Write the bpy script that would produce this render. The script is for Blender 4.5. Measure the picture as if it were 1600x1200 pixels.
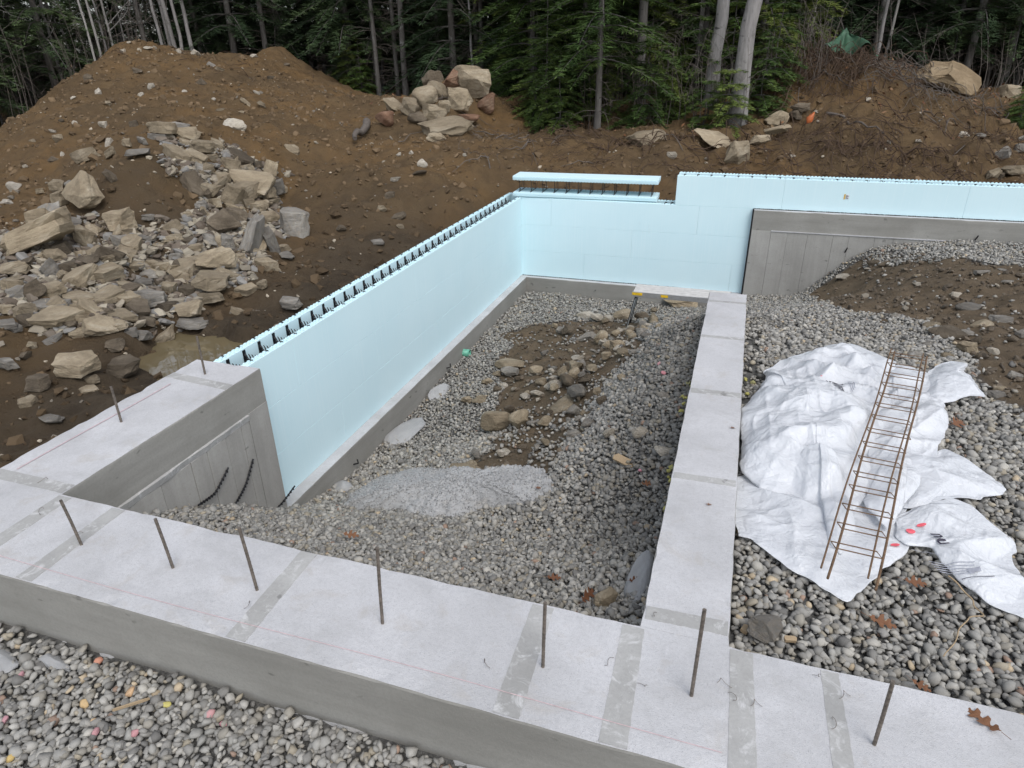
import bpy, math, random
import numpy as np
from mathutils import Matrix, Vector, Euler
for _o in list(bpy.data.objects): bpy.data.objects.remove(_o)
sc = bpy.context.scene; COL = sc.collection
R_ = math.radians
# ---------------------------------------------------------------- camera, sky, sun, exposure
cd = bpy.data.cameras.new('camera'); cam = bpy.data.objects.new('camera', cd); COL.objects.link(cam)
cd.sensor_fit = 'HORIZONTAL'; cd.sensor_width = 36; cd.lens = 36 * 1051.8 / 1600; cd.clip_start = .05; cd.clip_end = 400
_r = Vector((.950, .313, -.014)).normalized(); _f = Vector((-.287, .851, -.440)).normalized(); _r = (_r - _f * _r.dot(_f)).normalized(); _u = _r.cross(_f)
cam.matrix_world = Matrix(((_r.x, _u.x, -_f.x, 3.567), (_r.y, _u.y, -_f.y, -11.232), (_r.z, _u.z, -_f.z, 2.209), (0, 0, 0, 1)))
sc.camera = cam
SUN_EL, SUN_ROT = 55, 138
w = bpy.data.worlds.new('World'); sc.world = w; w.use_nodes = True; wt = w.node_tree; wt.nodes.clear()
sky = wt.nodes.new('ShaderNodeTexSky'); sky.sky_type = 'NISHITA'; sky.sun_disc = False; sky.sun_elevation = R_(SUN_EL); sky.sun_rotation = R_(SUN_ROT); sky.air_density = 1.0; sky.dust_density = 1.5; sky.ozone_density = 1.0
hs = wt.nodes.new('ShaderNodeHueSaturation'); hs.inputs['Saturation'].default_value = .42      # thin even cloud
bg = wt.nodes.new('ShaderNodeBackground'); bg.inputs[1].default_value = .15; wo = wt.nodes.new('ShaderNodeOutputWorld')
wt.links.new(sky.outputs[0], hs.inputs['Color']); wt.links.new(hs.outputs[0], bg.inputs[0]); wt.links.new(bg.outputs[0], wo.inputs[0])
sd = bpy.data.lights.new('sun', 'SUN'); sd.energy = 1.0; sd.angle = R_(35); sd.color = (1, .97, .93); sun = bpy.data.objects.new('sun', sd); COL.objects.link(sun)
_el, _az = R_(SUN_EL), R_(SUN_ROT); sdir = Vector((math.sin(_az) * math.cos(_el), math.cos(_az) * math.cos(_el), math.sin(_el)))
sun.rotation_euler = sdir.to_track_quat('Z', 'Y').to_euler()
sc.view_settings.view_transform = 'Standard'; sc.view_settings.look = 'None'; sc.view_settings.gamma = 1; sc.view_settings.exposure = 0.58; sc.view_settings.use_curve_mapping = False
sc.render.engine = 'CYCLES'; sc.cycles.max_bounces = 7; sc.cycles.diffuse_bounces = 6; sc.cycles.transparent_max_bounces = 8

# ---------------------------------------------------------------- helpers
class MB:                                       # collects faces, links them as ONE mesh object
    def __init__(s): s.v = []; s.f = {3: [], 4: []}; s.m = {3: [], 4: []}; s.c = []; s.n = 0
    def add(s, V, F, mi=0, col=None):
        V = np.asarray(V, float).reshape(-1, 3); F = np.asarray(F, np.int64)
        k = F.shape[1]; s.v.append(V); s.f[k].append(F + s.n); s.m[k].append(np.full(len(F), mi)); s.n += len(V)
        s.c.append(np.broadcast_to(np.asarray((1, 1, 1) if col is None else col, float), (len(V), 3)))
        return s
    def box(s, x0, x1, y0, y1, z0, z1, mi=0):
        V = [(x, y, z) for z in (z0, z1) for y in (y0, y1) for x in (x0, x1)]
        return s.add(V, [(0, 2, 3, 1), (4, 5, 7, 6), (0, 1, 5, 4), (2, 6, 7, 3), (0, 4, 6, 2), (1, 3, 7, 5)], mi)
    def tube(s, P, r, k=6, mi=0, col=None, cap=True):
        P = np.asarray(P, float); n = len(P); r = np.broadcast_to(np.asarray(r, float), (n,))
        T = np.gradient(P, axis=0); T /= np.linalg.norm(T, axis=1)[:, None] + 1e-9
        a = np.where(np.abs(T[:, 2:3]) > .9, np.array([[1., 0, 0]]), np.array([[0, 0, 1.]]))
        U = np.cross(T, a); U /= np.linalg.norm(U, axis=1)[:, None] + 1e-9; W = np.cross(T, U)
        th = np.arange(k) * 2 * math.pi / k
        V = P[:, None] + r[:, None, None] * (np.cos(th)[None, :, None] * U[:, None] + np.sin(th)[None, :, None] * W[:, None])
        i = np.arange(n - 1)[:, None] * k; j = np.arange(k)[None]; j2 = (j + 1) % k
        s.add(V.reshape(-1, 3), np.stack([i + j, i + j2, i + k + j2, i + k + j], -1).reshape(-1, 4), mi, col)
        if cap:
            for e in (0, n - 1):
                c = np.concatenate([V[e], P[e][None]]); s.add(c, [(q, (q + 1) % k, k) if e else ((q + 1) % k, q, k) for q in range(k)], mi, col)
        return s
    def mesh(s, name, mats, smooth=False, color=False):
        me = bpy.data.meshes.new(name); V = np.concatenate(s.v); me.vertices.add(len(V)); me.vertices.foreach_set('co', V.astype(np.float32).ravel())
        L = []; st = []; mi = []; o = 0
        for k in (3, 4):
            if s.f[k]:
                F = np.concatenate(s.f[k]); L.append(F.ravel()); st.append(o + np.arange(len(F)) * k); o += F.size; mi.append(np.concatenate(s.m[k]))
        L = np.concatenate(L); st = np.concatenate(st); mi = np.concatenate(mi)
        me.loops.add(len(L)); me.loops.foreach_set('vertex_index', L.astype(np.int32)); me.polygons.add(len(st)); me.polygons.foreach_set('loop_start', st.astype(np.int32))
        me.update(calc_edges=True); me.polygons.foreach_set('material_index', mi.astype(np.int32)); me.polygons.foreach_set('use_smooth', np.full(len(st), bool(smooth)))
        for m in (mats if isinstance(mats, (list, tuple)) else [mats]): me.materials.append(m)
        if color:
            at = me.color_attributes.new('tint', 'FLOAT_COLOR', 'POINT'); C = np.concatenate(s.c); at.data.foreach_set('color', np.concatenate([C, np.ones((len(C), 1))], 1).astype(np.float32).ravel())
        me.validate(); return me
    def build(s, name, mats, parent=None, smooth=False, color=False): return ob(name, s.mesh(name, mats, smooth, color), parent)
WL = {}
def ob(name, me, parent=None, loc=None, rot=None, scale=None):      # loc is always given in world space
    o = bpy.data.objects.new(name, me); COL.objects.link(o); L = Vector(loc if loc is not None else (0, 0, 0)); WL[o.name] = L
    if parent is not None: o.parent = parent; o.location = L - WL[parent.name]
    else: o.location = L
    if rot is not None: o.rotation_euler = rot
    if scale is not None: o.scale = scale
    return o
def tag(o, label, cat=None, group=None, kind=None):
    o['label'] = label
    if cat: o['category'] = cat
    if group: o['group'] = group
    if kind: o['kind'] = kind
    return o
def empty(name, loc=(0, 0, 0)):
    o = ob(name, None, None, loc); o.empty_display_size = .1; return o
def bevel(o, wdt=.004, seg=1):
    m = o.modifiers.new('b', 'BEVEL'); m.width = wdt; m.segments = seg; m.limit_method = 'ANGLE'; return o

# ---------------------------------------------------------------- materials
class NT:
    def __init__(s, name):
        s.m = bpy.data.materials.new(name); s.m.use_nodes = True; s.t = s.m.node_tree; s.t.nodes.clear()
        s.out = s.t.nodes.new('ShaderNodeOutputMaterial'); s.b = s.t.nodes.new('ShaderNodeBsdfPrincipled'); s.t.links.new(s.b.outputs[0], s.out.inputs[0])
        s.tc = s.t.nodes.new('ShaderNodeTexCoord'); s.co = s.tc.outputs['Object']
    def n(s, ty, **k):
        nd = s.t.nodes.new(ty)
        for a, v in k.items(): setattr(nd, a, v)
        return nd
    def link(s, a, b): s.t.links.new(a, b)
    def noise(s, scale, detail=4, rough=.55, dist=0, co=None):
        nd = s.n('ShaderNodeTexNoise'); nd.inputs['Scale'].default_value = scale; nd.inputs['Detail'].default_value = detail; nd.inputs['Roughness'].default_value = rough; nd.inputs['Distortion'].default_value = dist
        s.link(co or s.co, nd.inputs['Vector']); return nd.outputs['Fac']
    def map(s, scale=(1, 1, 1), co=None):
        nd = s.n('ShaderNodeMapping'); nd.inputs['Scale'].default_value = scale; s.link(co or s.co, nd.inputs['Vector']); return nd.outputs[0]
    def ramp(s, f, stops):
        nd = s.n('ShaderNodeValToRGB'); cr = nd.color_ramp
        while len(cr.elements) < len(stops): cr.elements.new(.5)
        for e, (p, c) in zip(cr.elements, stops): e.position = p; e.color = (*c, 1) if len(c) == 3 else c
        s.link(f, nd.inputs[0]); return nd.outputs[0]
    def mix(s, f, a, b, mode='MIX'):
        nd = s.n('ShaderNodeMix', data_type='RGBA', blend_type=mode)
        for i, v in ((0, f), (6, a), (7, b)):
            if isinstance(v, (int, float)): nd.inputs[i].default_value = v
            elif isinstance(v, tuple): nd.inputs[i].default_value = (*v, 1)
            else: s.link(v, nd.inputs[i])
        return nd.outputs[2]
    def val(s, f, lo, hi, olo=0., ohi=1.):
        nd = s.n('ShaderNodeMapRange'); s.link(f, nd.inputs[0])
        for i, v in enumerate((lo, hi, olo, ohi)): nd.inputs[i + 1].default_value = v
        return nd.outputs[0]
    def math(s, op, a, b):
        nd = s.n('ShaderNodeMath', operation=op)
        for i, v in enumerate((a, b)):
            if isinstance(v, (int, float)): nd.inputs[i].default_value = v
            else: s.link(v, nd.inputs[i])
        return nd.outputs[0]
    def rnd(s): return s.n('ShaderNodeObjectInfo').outputs['Random']
    def attr(s, name): return s.n('ShaderNodeAttribute', attribute_name=name).outputs['Color']
    def bump(s, h, st=.5, dist=.01):
        nd = s.n('ShaderNodeBump'); nd.inputs['Strength'].default_value = st; nd.inputs['Distance'].default_value = dist; s.link(h, nd.inputs['Height']); s.link(nd.outputs[0], s.b.inputs['Normal'])
    def set(s, col=None, rough=.8, spec=.3, metal=0):
        if isinstance(col, tuple): s.b.inputs['Base Color'].default_value = (*col, 1)
        elif col is not None: s.link(col, s.b.inputs['Base Color'])
        if isinstance(rough, (int, float)): s.b.inputs['Roughness'].default_value = rough
        else: s.link(rough, s.b.inputs['Roughness'])
        s.b.inputs['Specular IOR Level'].default_value = spec; s.b.inputs['Metallic'].default_value = metal; return s.m
def plain(name, c, rough=.6, spec=.3, metal=0, var=.25, sc_=25):
    t = NT(name); f = t.noise(sc_, 4)
    d = tuple(x * (1 - var) for x in c); e = tuple(min(1, x * (1 + var)) for x in c)
    return t.set(t.ramp(f, [(.3, d), (.7, e)]), rough, spec, metal)
def concrete(name, lo, hi, top=False, streak=None, lime=False):
    t = NT(name)
    blot = t.noise(1.6, 6, .6, .4); fine = t.noise(60, 5, .7); sp = t.noise(240, 2, .6)
    c = t.ramp(blot, [(.3, lo), (.68, hi)])
    c = t.mix(t.val(fine, .45, .75, 0, .35), c, tuple(x * .72 for x in lo))
    if top:
        c = t.mix(t.val(sp, .60, .70, 0, .6), c, tuple(x * .5 for x in lo)); md = t.noise(18, 5, .7, .3); c = t.mix(t.val(md, .5, .75, 0, .3), c, tuple(x * .78 for x in lo))
        st = t.noise(5, 5, .65, .6); c = t.mix(t.val(st, .56, .74, 0, .5), c, (.40, .365, .32)); pt = t.noise(2.2, 6, .7, .8); c = t.mix(t.val(pt, .5, .66, 0, .35), c, (.36, .355, .35))
        yy = t.noise(9, 3, .6); c = t.mix(t.val(yy, .68, .76, 0, .5), c, tuple(min(1, x * 1.15) for x in hi))
    if streak:
        ln = t.noise(1.0, 5, .65, .2, t.map(streak)); c = t.mix(t.val(ln, .42, .7, 0, .4), c, tuple(x * .68 for x in lo))
        dk = t.noise(7, 3, .5, .3, t.map((1, 1, 2.2))); c = t.mix(t.val(dk, .69, .74, 0, .6), c, tuple(x * .42 for x in lo))
    if lime: lm = t.noise(11, 6, .75, 1.0); c = t.mix(t.val(lm, .52, .66, 0, .75), c, (.60, .595, .59))
    h = t.math('ADD', t.math('MULTIPLY', fine, .8), t.math('MULTIPLY', sp, .5 if top else .15)); t.bump(h, .55 if top else .35, .006)
    return t.set(c, .88, .25)
M = {}
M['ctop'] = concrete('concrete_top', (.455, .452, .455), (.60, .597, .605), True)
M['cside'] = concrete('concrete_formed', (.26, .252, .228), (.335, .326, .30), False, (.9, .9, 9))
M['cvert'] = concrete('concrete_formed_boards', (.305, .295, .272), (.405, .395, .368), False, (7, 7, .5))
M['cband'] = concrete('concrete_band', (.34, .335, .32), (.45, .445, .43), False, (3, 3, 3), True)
M['spill'] = concrete('concrete_spill', (.33, .33, .328), (.46, .462, .46), True)
def foam():
    t = NT('foam'); v = t.noise(1, 3, .5, 0, t.map((55, 55, .8))); b = t.noise(1.2, 3); s = t.noise(300, 2)
    c = t.ramp(b, [(.3, (.615, .81, .86)), (.7, (.655, .84, .885))]); c = t.mix(t.val(v, .5, .75, 0, .35), c, (.73, .875, .91))
    d = t.noise(3, 6, .7, 1.2); c = t.mix(t.val(d, .66, .8, 0, .25), c, (.45, .52, .53))
    t.bump(t.math('ADD', v, t.math('MULTIPLY', s, .4)), .25, .003); return t.set(c, .75, .25)
M['foam'] = foam(); M['web'] = plain('black_plastic', (.012, .012, .014), .45, .4)
M['mark'] = plain('chalk_red', (.60, .44, .45), .9, .1, 0, .2, 40)
def dirt():
    t = NT('dirt'); g = t.n('ShaderNodeNewGeometry').outputs['Position']
    a = t.noise(.55, 5, .6, .5, g); b = t.noise(4, 6, .7, .3, g); f = t.noise(40, 6, .75, 0, g); v = t.noise(170, 3, .7, 0, g)
    c = t.ramp(a, [(.32, (.132, .090, .049)), (.5, (.180, .118, .060)), (.68, (.228, .138, .060))])
    c = t.mix(t.val(b, .44, .68, 0, .55), c, (.082, .058, .035)); pa = t.noise(1.7, 5, .65, .8, g); c = t.mix(t.val(pa, .52, .68, 0, .6), c, (.205, .140, .074)); c = t.mix(t.val(f, .52, .72, 0, .55), c, (.18, .122, .072)); c = t.mix(t.val(v, .66, .74, 0, .5), c, (.28, .24, .18))
    wet = t.attr('tint'); c = t.mix(wet, c, t.mix(t.val(b, .35, .7), (.076, .057, .038), (.132, .101, .067)))
    t.bump(t.math('ADD', t.math('ADD', f, t.math('MULTIPLY', v, .4)), b), 1.0, .055); return t.set(c, .92, .2)
M['dirt'] = dirt()
def fillmat():
    t = NT('fill_soil'); g = t.n('ShaderNodeNewGeometry').outputs['Position']
    b = t.noise(4, 6, .7, .3, g); f = t.noise(45, 6, .75, 0, g); v = t.noise(160, 3, .7, 0, g)
    gr = t.ramp(f, [(.35, (.075, .073, .069)), (.65, (.20, .196, .185))])
    c = t.ramp(b, [(.3, (.095, .072, .047)), (.7, (.170, .128, .084))]); c = t.mix(t.val(f, .5, .72, 0, .5), c, (.16, .12, .08)); c = t.mix(t.val(v, .65, .73, 0, .5), c, (.26, .23, .19))
    c = t.mix(t.attr('tint'), gr, c); t.bump(t.math('ADD', t.math('ADD', f, t.math('MULTIPLY', v, .4)), b), .9, .025); return t.set(c, .9, .2)
M['fill'] = fillmat()
def stone():
    t = NT('pebble'); f = t.noise(70, 4, .6); v = t.noise(400, 2)
    c = t.mix(t.val(f, .4, .7, 0, .5), t.attr('tint'), (.12, .115, .105)); c = t.mix(.45, t.attr('tint'), c); c = t.mix(t.val(v, .62, .7, 0, .25), c, (.5, .5, .48))
    t.bump(f, .2, .003); return t.set(c, .72, .3)
M['stone'] = stone()
def rock(name, a, b, c2, stain):
    t = NT(name); r = t.rnd(); off = t.n('ShaderNodeVectorMath', operation='ADD'); t.link(t.tc.outputs['Object'], off.inputs[0]); t.link(r, off.inputs[1]); co = off.outputs[0]
    n1 = t.noise(1.5, 5, .6, .6, co); n2 = t.noise(9, 6, .7, .2, co); n3 = t.noise(60, 4, .7, 0, co); ly = t.noise(1, 4, .6, .3, t.map((1.2, 1.2, 9), co))
    c = t.ramp(n1, [(.32, a), (.52, b), (.7, c2)]); c = t.mix(t.val(n2, .45, .72, 0, .55), c, stain); c = t.mix(t.val(ly, .5, .72, 0, .4), c, tuple(x * .5 for x in a)); c = t.mix(t.val(n3, .5, .8, 0, .35), c, tuple(min(1, x * 1.5) for x in b))
    br = t.val(r, 0, 1, .72, 1.18); gm = t.n('ShaderNodeVectorMath', operation='SCALE'); t.link(c, gm.inputs[0]); t.link(br, gm.inputs['Scale'])
    t.bump(t.math('ADD', t.math('ADD', n2, t.math('MULTIPLY', n3, .35)), t.math('MULTIPLY', ly, .7)), .7, .06); return t.set(gm.outputs[0], .85, .25)
M['t'] = rock('rock_tan', (.245, .198, .135), (.36, .295, .205), (.46, .395, .295), (.20, .152, .10))
M['g'] = rock('rock_grey', (.185, .172, .152), (.265, .248, .222), (.40, .375, .33), (.29, .23, .155))
M['o'] = rock('rock_ochre', (.17, .125, .075), (.245, .185, .115), (.32, .255, .17), (.13, .09, .05))
M['b'] = rock('rock_brown', (.10, .080, .058), (.155, .125, .09), (.22, .18, .13), (.085, .062, .042))
M['w'] = rock('rock_pale', (.40, .36, .29), (.52, .47, .39), (.60, .56, .49), (.26, .20, .135))
M['r'] = rock('rock_reddish', (.17, .095, .06), (.24, .145, .095), (.30, .215, .15), (.12, .06, .04))
M['steel'] = plain('rebar_steel', (.16, .135, .112), .55, .5, .35, .45, 60)
M['rust'] = plain('rusty_wire', (.175, .108, .062), .7, .4, .3, .35, 50)
M['plasticw'] = None
def poly():
    t = NT('white_polyethylene'); n = t.noise(3, 4); d = t.noise(9, 6, .7, .6)
    c = t.ramp(n, [(.3, (.86, .875, .895)), (.7, (.90, .91, .925))]); c = t.mix(t.val(d, .62, .78, 0, .35), c, (.60, .57, .50))
    cr = lambda sc_: t.math('ABSOLUTE', t.math('SUBTRACT', t.noise(sc_, 3, .5, 1.2), .5), 0.); t.bump(t.math('ADD', t.math('MULTIPLY', cr(5), 1.6), t.math('ADD', t.math('MULTIPLY', cr(12), .9), t.math('MULTIPLY', cr(26), .45))), .42, .045); t.set(c, .24, .55)
    tr = t.n('ShaderNodeBsdfTranslucent'); tr.inputs[0].default_value = (.88, .90, .93, 1); mx = t.n('ShaderNodeMixShader'); mx.inputs[0].default_value = .38
    t.link(t.b.outputs[0], mx.inputs[1]); t.link(tr.outputs[0], mx.inputs[2]); t.link(mx.outputs[0], t.out.inputs[0]); return t.m
M['poly'] = poly()
M['ink'] = plain('print_black', (.035, .03, .05), .5, .3); M['inkred'] = plain('print_red', (.78, .13, .16), .5, .3); M['inkgrey'] = plain('print_grey', (.36, .37, .42), .5, .3)
def bark(name, a, b, spot):
    t = NT(name); v = t.noise(1, 5, .7, .4, t.map((14, 14, 2.5))); s = t.noise(5, 4, .6, .5); k = t.noise(1, 3, .6, .2, t.map((3, 3, 9)))
    c = t.ramp(v, [(.3, a), (.7, b)]); c = t.mix(t.val(s, .56, .7, 0, .7), c, spot); c = t.mix(t.val(k, .66, .72, 0, .8), c, (.03, .028, .025)); t.bump(v, .8, .03); return t.set(c, .9, .2)
M['bark'] = bark('spruce_bark', (.075, .068, .061), (.165, .154, .142), (.27, .27, .258)); M['greybark'] = bark('grey_bark', (.19, .178, .168), (.32, .305, .295), (.12, .112, .104)); M['birch'] = bark('birch_bark', (.26, .245, .23), (.40, .385, .36), (.10, .085, .075))
M['twig'] = plain('dead_twig', (.125, .108, .094), .9, .2); M['palewood'] = plain('pale_wood', (.36, .27, .17), .8, .2); M['root'] = plain('root', (.078, .052, .036), .9, .2)
def needles(name, a, b, c):
    t = NT(name); g = t.n('ShaderNodeNewGeometry').outputs['Position']; n = t.noise(1.1, 3, .6, 0, g); f = t.noise(13, 2, .6, 0, g)
    k = t.math('ADD', t.math('MULTIPLY', n, .6), t.math('ADD', t.math('MULTIPLY', f, .35), t.math('MULTIPLY', t.rnd(), .22)))
    t.set(t.ramp(k, [(.38, a), (.55, b), (.75, c)]), .75, .2)
    return t.m
M['needle'] = needles('spruce_needles', (.030, .052, .026), (.058, .092, .042), (.100, .140, .058)); M['fir'] = needles('fir_needles', (.036, .068, .020), (.080, .130, .034), (.180, .220, .052))
def leafm():
    t = NT('dry_leaf'); r = t.rnd(); n = t.noise(20, 3); return t.set(t.mix(n, t.ramp(r, [(0, (.16, .065, .030)), (1, (.30, .15, .075))]), (.10, .042, .022)), .7, .3)
M['leaf'] = leafm()
def litter():
    t = NT('leaf_litter'); return t.set(t.attr('tint'), .85, .2)
M['litter'] = litter()
def water():
    t = NT('muddy_water'); t.bump(t.noise(5, 2), .03, .02); t.set((.15, .12, .068), .02, .8); return t.m
M['water'] = water()
M['alu'] = plain('aluminium', (.55, .55, .55), .35, .5, .7, .1); M['deck'] = plain('plank_deck', (.56, .545, .52), .7, .3, 0, .12, 14); M['yellow'] = plain('yellow_plastic', (.72, .46, .02), .5, .4); M['green'] = plain('green_pvc', (.14, .42, .30), .4, .4); M['tarp'] = plain('green_tarp', (.045, .10, .06), .5, .4, 0, .4, 8); M['orange'] = plain('orange_plastic', (.45, .12, .035), .5, .4); M['label'] = plain('label_paper', (.62, .42, .12), .6, .3)
# ---------------------------------------------------------------- terrain shape
def _hash(ix, iy, seed):
    n = (ix.astype(np.int64) * 374761393 + iy.astype(np.int64) * 668265263 + seed * 1442695041) & 0x7fffffff
    n = ((n ^ (n >> 13)) * 1274126177) & 0x7fffffff
    n = n ^ (n >> 16)
    return (n & 0xffff) / 65535.0
def vnoise(x, y, seed=0):
    x = np.asarray(x, float); y = np.asarray(y, float)
    ix = np.floor(x); iy = np.floor(y); fx = x - ix; fy = y - iy
    fx = fx * fx * (3 - 2 * fx); fy = fy * fy * (3 - 2 * fy)
    a = _hash(ix, iy, seed); b = _hash(ix + 1, iy, seed); c = _hash(ix, iy + 1, seed); d = _hash(ix + 1, iy + 1, seed)
    return (a + (b - a) * fx) + ((c + (d - c) * fx) - (a + (b - a) * fx)) * fy - 0.5
def fbm(x, y, seed=0, octs=4, gain=0.5):
    s = 0; a = 1.0
    for k in range(octs):
        s = s + a * vnoise(x * 2 ** k + 17.3 * k, y * 2 ** k - 9.1 * k, seed + k); a *= gain
    return s
def sstep(a, b, x):
    t = np.clip((x - a) / (b - a), 0, 1); return t * t * (3 - 2 * t)
class Field:                                   # smooth surface through scattered survey points
    def __init__(s, pts, eps=0.25, smooth=0.02):
        s.p = np.array(pts, float); s.e = eps; n = len(s.p)
        K = s.k(s.p[:, None, :2] - s.p[None, :, :2]) - smooth * np.eye(n)
        A = np.zeros((n + 3, n + 3)); A[:n, :n] = K; A[:n, n] = 1; A[:n, n + 1:] = s.p[:, :2]; A[n, :n] = 1; A[n + 1:, :n] = s.p[:, :2].T
        s.w = np.linalg.solve(A, np.concatenate([s.p[:, 2], [0, 0, 0]]))
    def k(s, d): return np.sqrt((d ** 2).sum(-1) + s.e ** 2)
    def __call__(s, x, y):
        x = np.asarray(x, float); sh = x.shape; q = np.stack([x.ravel(), np.asarray(y, float).ravel()], 1); out = np.empty(len(q)); n = len(s.p)
        for i in range(0, len(q), 20000):
            b = q[i:i + 20000]
            out[i:i + 20000] = s.k(b[:, None] - s.p[None, :, :2]) @ s.w[:n] + s.w[n] + b @ s.w[n + 1:]
        return out.reshape(sh)
GROUND_PTS=[(-1.04,-8.59,-0.24),(-1.88,-7.99,-0.3),(-1.43,-7.8,-0.33),(-1.43,-7.18,-0.39),(-1.63,-6.44,-0.45),(-2.53,-7.13,-0.3),(-1.51,-5.85,-0.38),(-2.4,-6.57,-0.24),(-3.62,-6.59,-0.08),(-2.31,-5.35,-0.3),(-1.67,-5.04,-0.34),(-1.28,-4.3,-0.3),(-2.3,-3.49,-0.26),(-1.57,-2.81,-0.2),(-1.38,-1.29,-0.04),(-0.8,-0.17,0.2),(-2.94,-5.6,-0.12),(-4.36,-5.15,0.03),(-5.07,-5.04,0.2),(-3.69,-4.3,-0.06),(-3.16,-3.32,-0.18),(-3.57,-1.95,-0.02),(-4.8,-4.17,0.32),(-4.09,-3.18,0.2),(-4.79,-3.11,0.85),(-5.5,-1.74,1.12),(-4.99,-3.57,0.95),(-4.67,-1.6,0.75),(-4.14,-1.25,0.3),(-5.63,-3.68,0.5),(-4.62,-3.72,0.55),(-13.55,5.53,2.61),(-11.51,1.53,1.5),(-9.59,-1.76,0.72),(-7.33,-3.18,0.34),(-8.32,1.09,1.53),(-5.79,-0.12,1.16),(-10.88,5.64,2.22),(-10.78,8.72,2.45),(-11.14,7.86,2.15),(-8.73,9.38,1.24),(-5.48,2.05,0.85),(-3.08,-0.93,0.34),(-2.8,0.42,0.49),(-1.81,1.13,0.54),(-7.64,9.65,1.04),(-4.71,2.87,0.79),(-3.01,2.57,0.69),(-2.1,4.04,0.68),(-0.64,3.66,0.58),(-0.05,1.6,0.29),(0.63,4.36,0.64),(1.7,2.01,0.4),(2.74,3.6,0.53),(2.84,2.36,0.33),(3.96,4.51,0.58),(3.99,2.7,0.24),(5.15,4.55,0.78),(5.43,8.35,1.82),(5.1,2.85,0.25),(6.58,6.92,1.26),(4.29,6.39,1.28),(6.85,3.99,0.4),(8.36,6.05,0.69),(7.83,8.02,1.2),(9.53,9.03,1.15),(8.43,4.17,0.19),(9.21,7.59,0.83),(6.38,4.95,0.77),(-12.45,3.27,2.08),(-2.87,3.7,1.21),(-2.78,5.0,1.62),(-0.5,0.5,-0.3),(1,0.5,-0.3),(2.5,0.5,-0.3),(4,0.5,-0.3),(5.5,0.5,-0.3),(7,0.5,-0.3),(9,0.5,-0.3),(-0.6,-8.9,-0.3),(-0.6,-7,-0.42),(-0.6,-5.5,-0.42),(-0.6,-4,-0.42),(-0.6,-2.5,-0.42),(-0.6,-1,-0.42),(-0.6,0.2,-0.42),(0,-9.8,-0.35),(2,-9.8,-0.33),(4,-9.8,-0.33),(7,-9.8,-0.3),(2,-12,-0.36),(5,-12,-0.3),(-1.2,-10,-0.3),(-4,-12,-0.3),(-8,-10,-0.1),(9,-12,-0.3),(12,-9,-0.2),(12,-4,0),(12,0,0.1),(-22,2,0.0),(-15.5,2.5,0.5),(-14.9,4.2,0.8),(-13.6,1.6,0.7),(-14,-0.5,0.3),(-12,-2.5,0.2),(-17,6,0.7),(-13,10.5,0.9),(-16,9,0.7),(-3,8.2,0.9),(-5.6,7.5,0.8),(-20,8,0.2),(-16,14,0.4),(-10,16,0.7),(-3,16,0.9),(3,14,0.8),(9,12,1.0),(14,8,1.0),(20,14,1.2),(-14,-6,0.0),(-18,-2,0.0),(-30,20,0.6),(0,30,1.5),(25,30,1.8),(-12,30,1.0),(-30,-10,0),(30,0,0.6),(30,-12,0.2),(0,-25,-0.4)]

PIT_PTS = [(.1,-.2,-1.66),(1,-.1,-1.65),(2,-.1,-1.66),(3.2,-.1,-1.66),(4,-.1,-1.4),(.1,-2.1,-1.62),(.1,-3.6,-1.63),(.1,-4.9,-1.69),(.1,-6.2,-1.64),(.1,-7,-1.5),
  (.1,-7.35,-1.34),(.1,-7.75,-1.0),(.1,-8.25,-.68),(.1,-8.7,-.42),(1,-9.1,-.3),(2,-9.1,-.34),(3,-9.1,-.3),(3.4,-8.9,-.26),(1,-8.3,-.7),(2,-8.3,-.72),(2.8,-8.2,-.66),
  (1,-7.5,-1.18),(2,-7.4,-1.15),(2.8,-7.2,-.95),(3.4,-7.6,-.5),(3.4,-6.5,-.30),(3.4,-5.5,-.20),(3.4,-4.6,-.19),(3.0,-5.5,-.40),(2.95,-6.4,-.58),(2.4,-6,-1.0),(2.35,-5,-1.02),(1.8,-6.2,-1.32),
  (1.2,-6.4,-1.5),(1.2,-5,-1.58),(1.7,-4.5,-1.35),(1.2,-3,-1.56),(1.9,-2.8,-1.36),(2.5,-3.2,-1.05),(3.0,-3.8,-.6),(3.5,-3.8,-.45),(2.4,-1.6,-1.5),(3.0,-2.2,-1.1),(1,-1.3,-1.63),(3.2,-1.2,-1.4),(3.5,-2.8,-.85)]
FILL_PTS = [(3.8,-9,-.1),(4.5,-9,-.1),(6,-9,-.1),(8,-9,-.1),(12,-9,-.1),(3.8,-8,-.12),(3.8,-7,-.13),(3.8,-6,-.14),(3.8,-5,-.16),(5,-7,-.1),(6,-7,-.08),(5,-5.5,-.12),(6.5,-5.5,-.05),(9,-6,-.1),(12,-4,-.1),
  (3.5,-3.8,-.45),(3.5,-2.8,-.85),(4,-4,-.3),(4.2,-2.8,-.66),(4.2,-1.6,-1.05),(4,-.1,-1.36),(4.7,-.1,-1.25),(5,-.1,-.94),(5.4,-.1,-.6),(5.7,-.1,-.44),(6.65,-.1,-.3),(7.5,-.1,-.3),(9,-.1,-.3),(12,-.1,-.3),
  (5.2,-1.2,-.86),(5.6,-1.2,-.5),(5.2,-2.6,-.5),(6.2,-2,-.28),(7,-1.2,-.26),(6.2,-3.6,-.2),(8,-3,-.2),(5,-4,-.26),(7.5,-4.5,-.1)]
PIT_DIRT = FILL_DIRT = None
_G = Field(GROUND_PTS, .35, .05); _P = Field(PIT_PTS, .25, .04); _F = Field(FILL_PTS, .25, .02)
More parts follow.
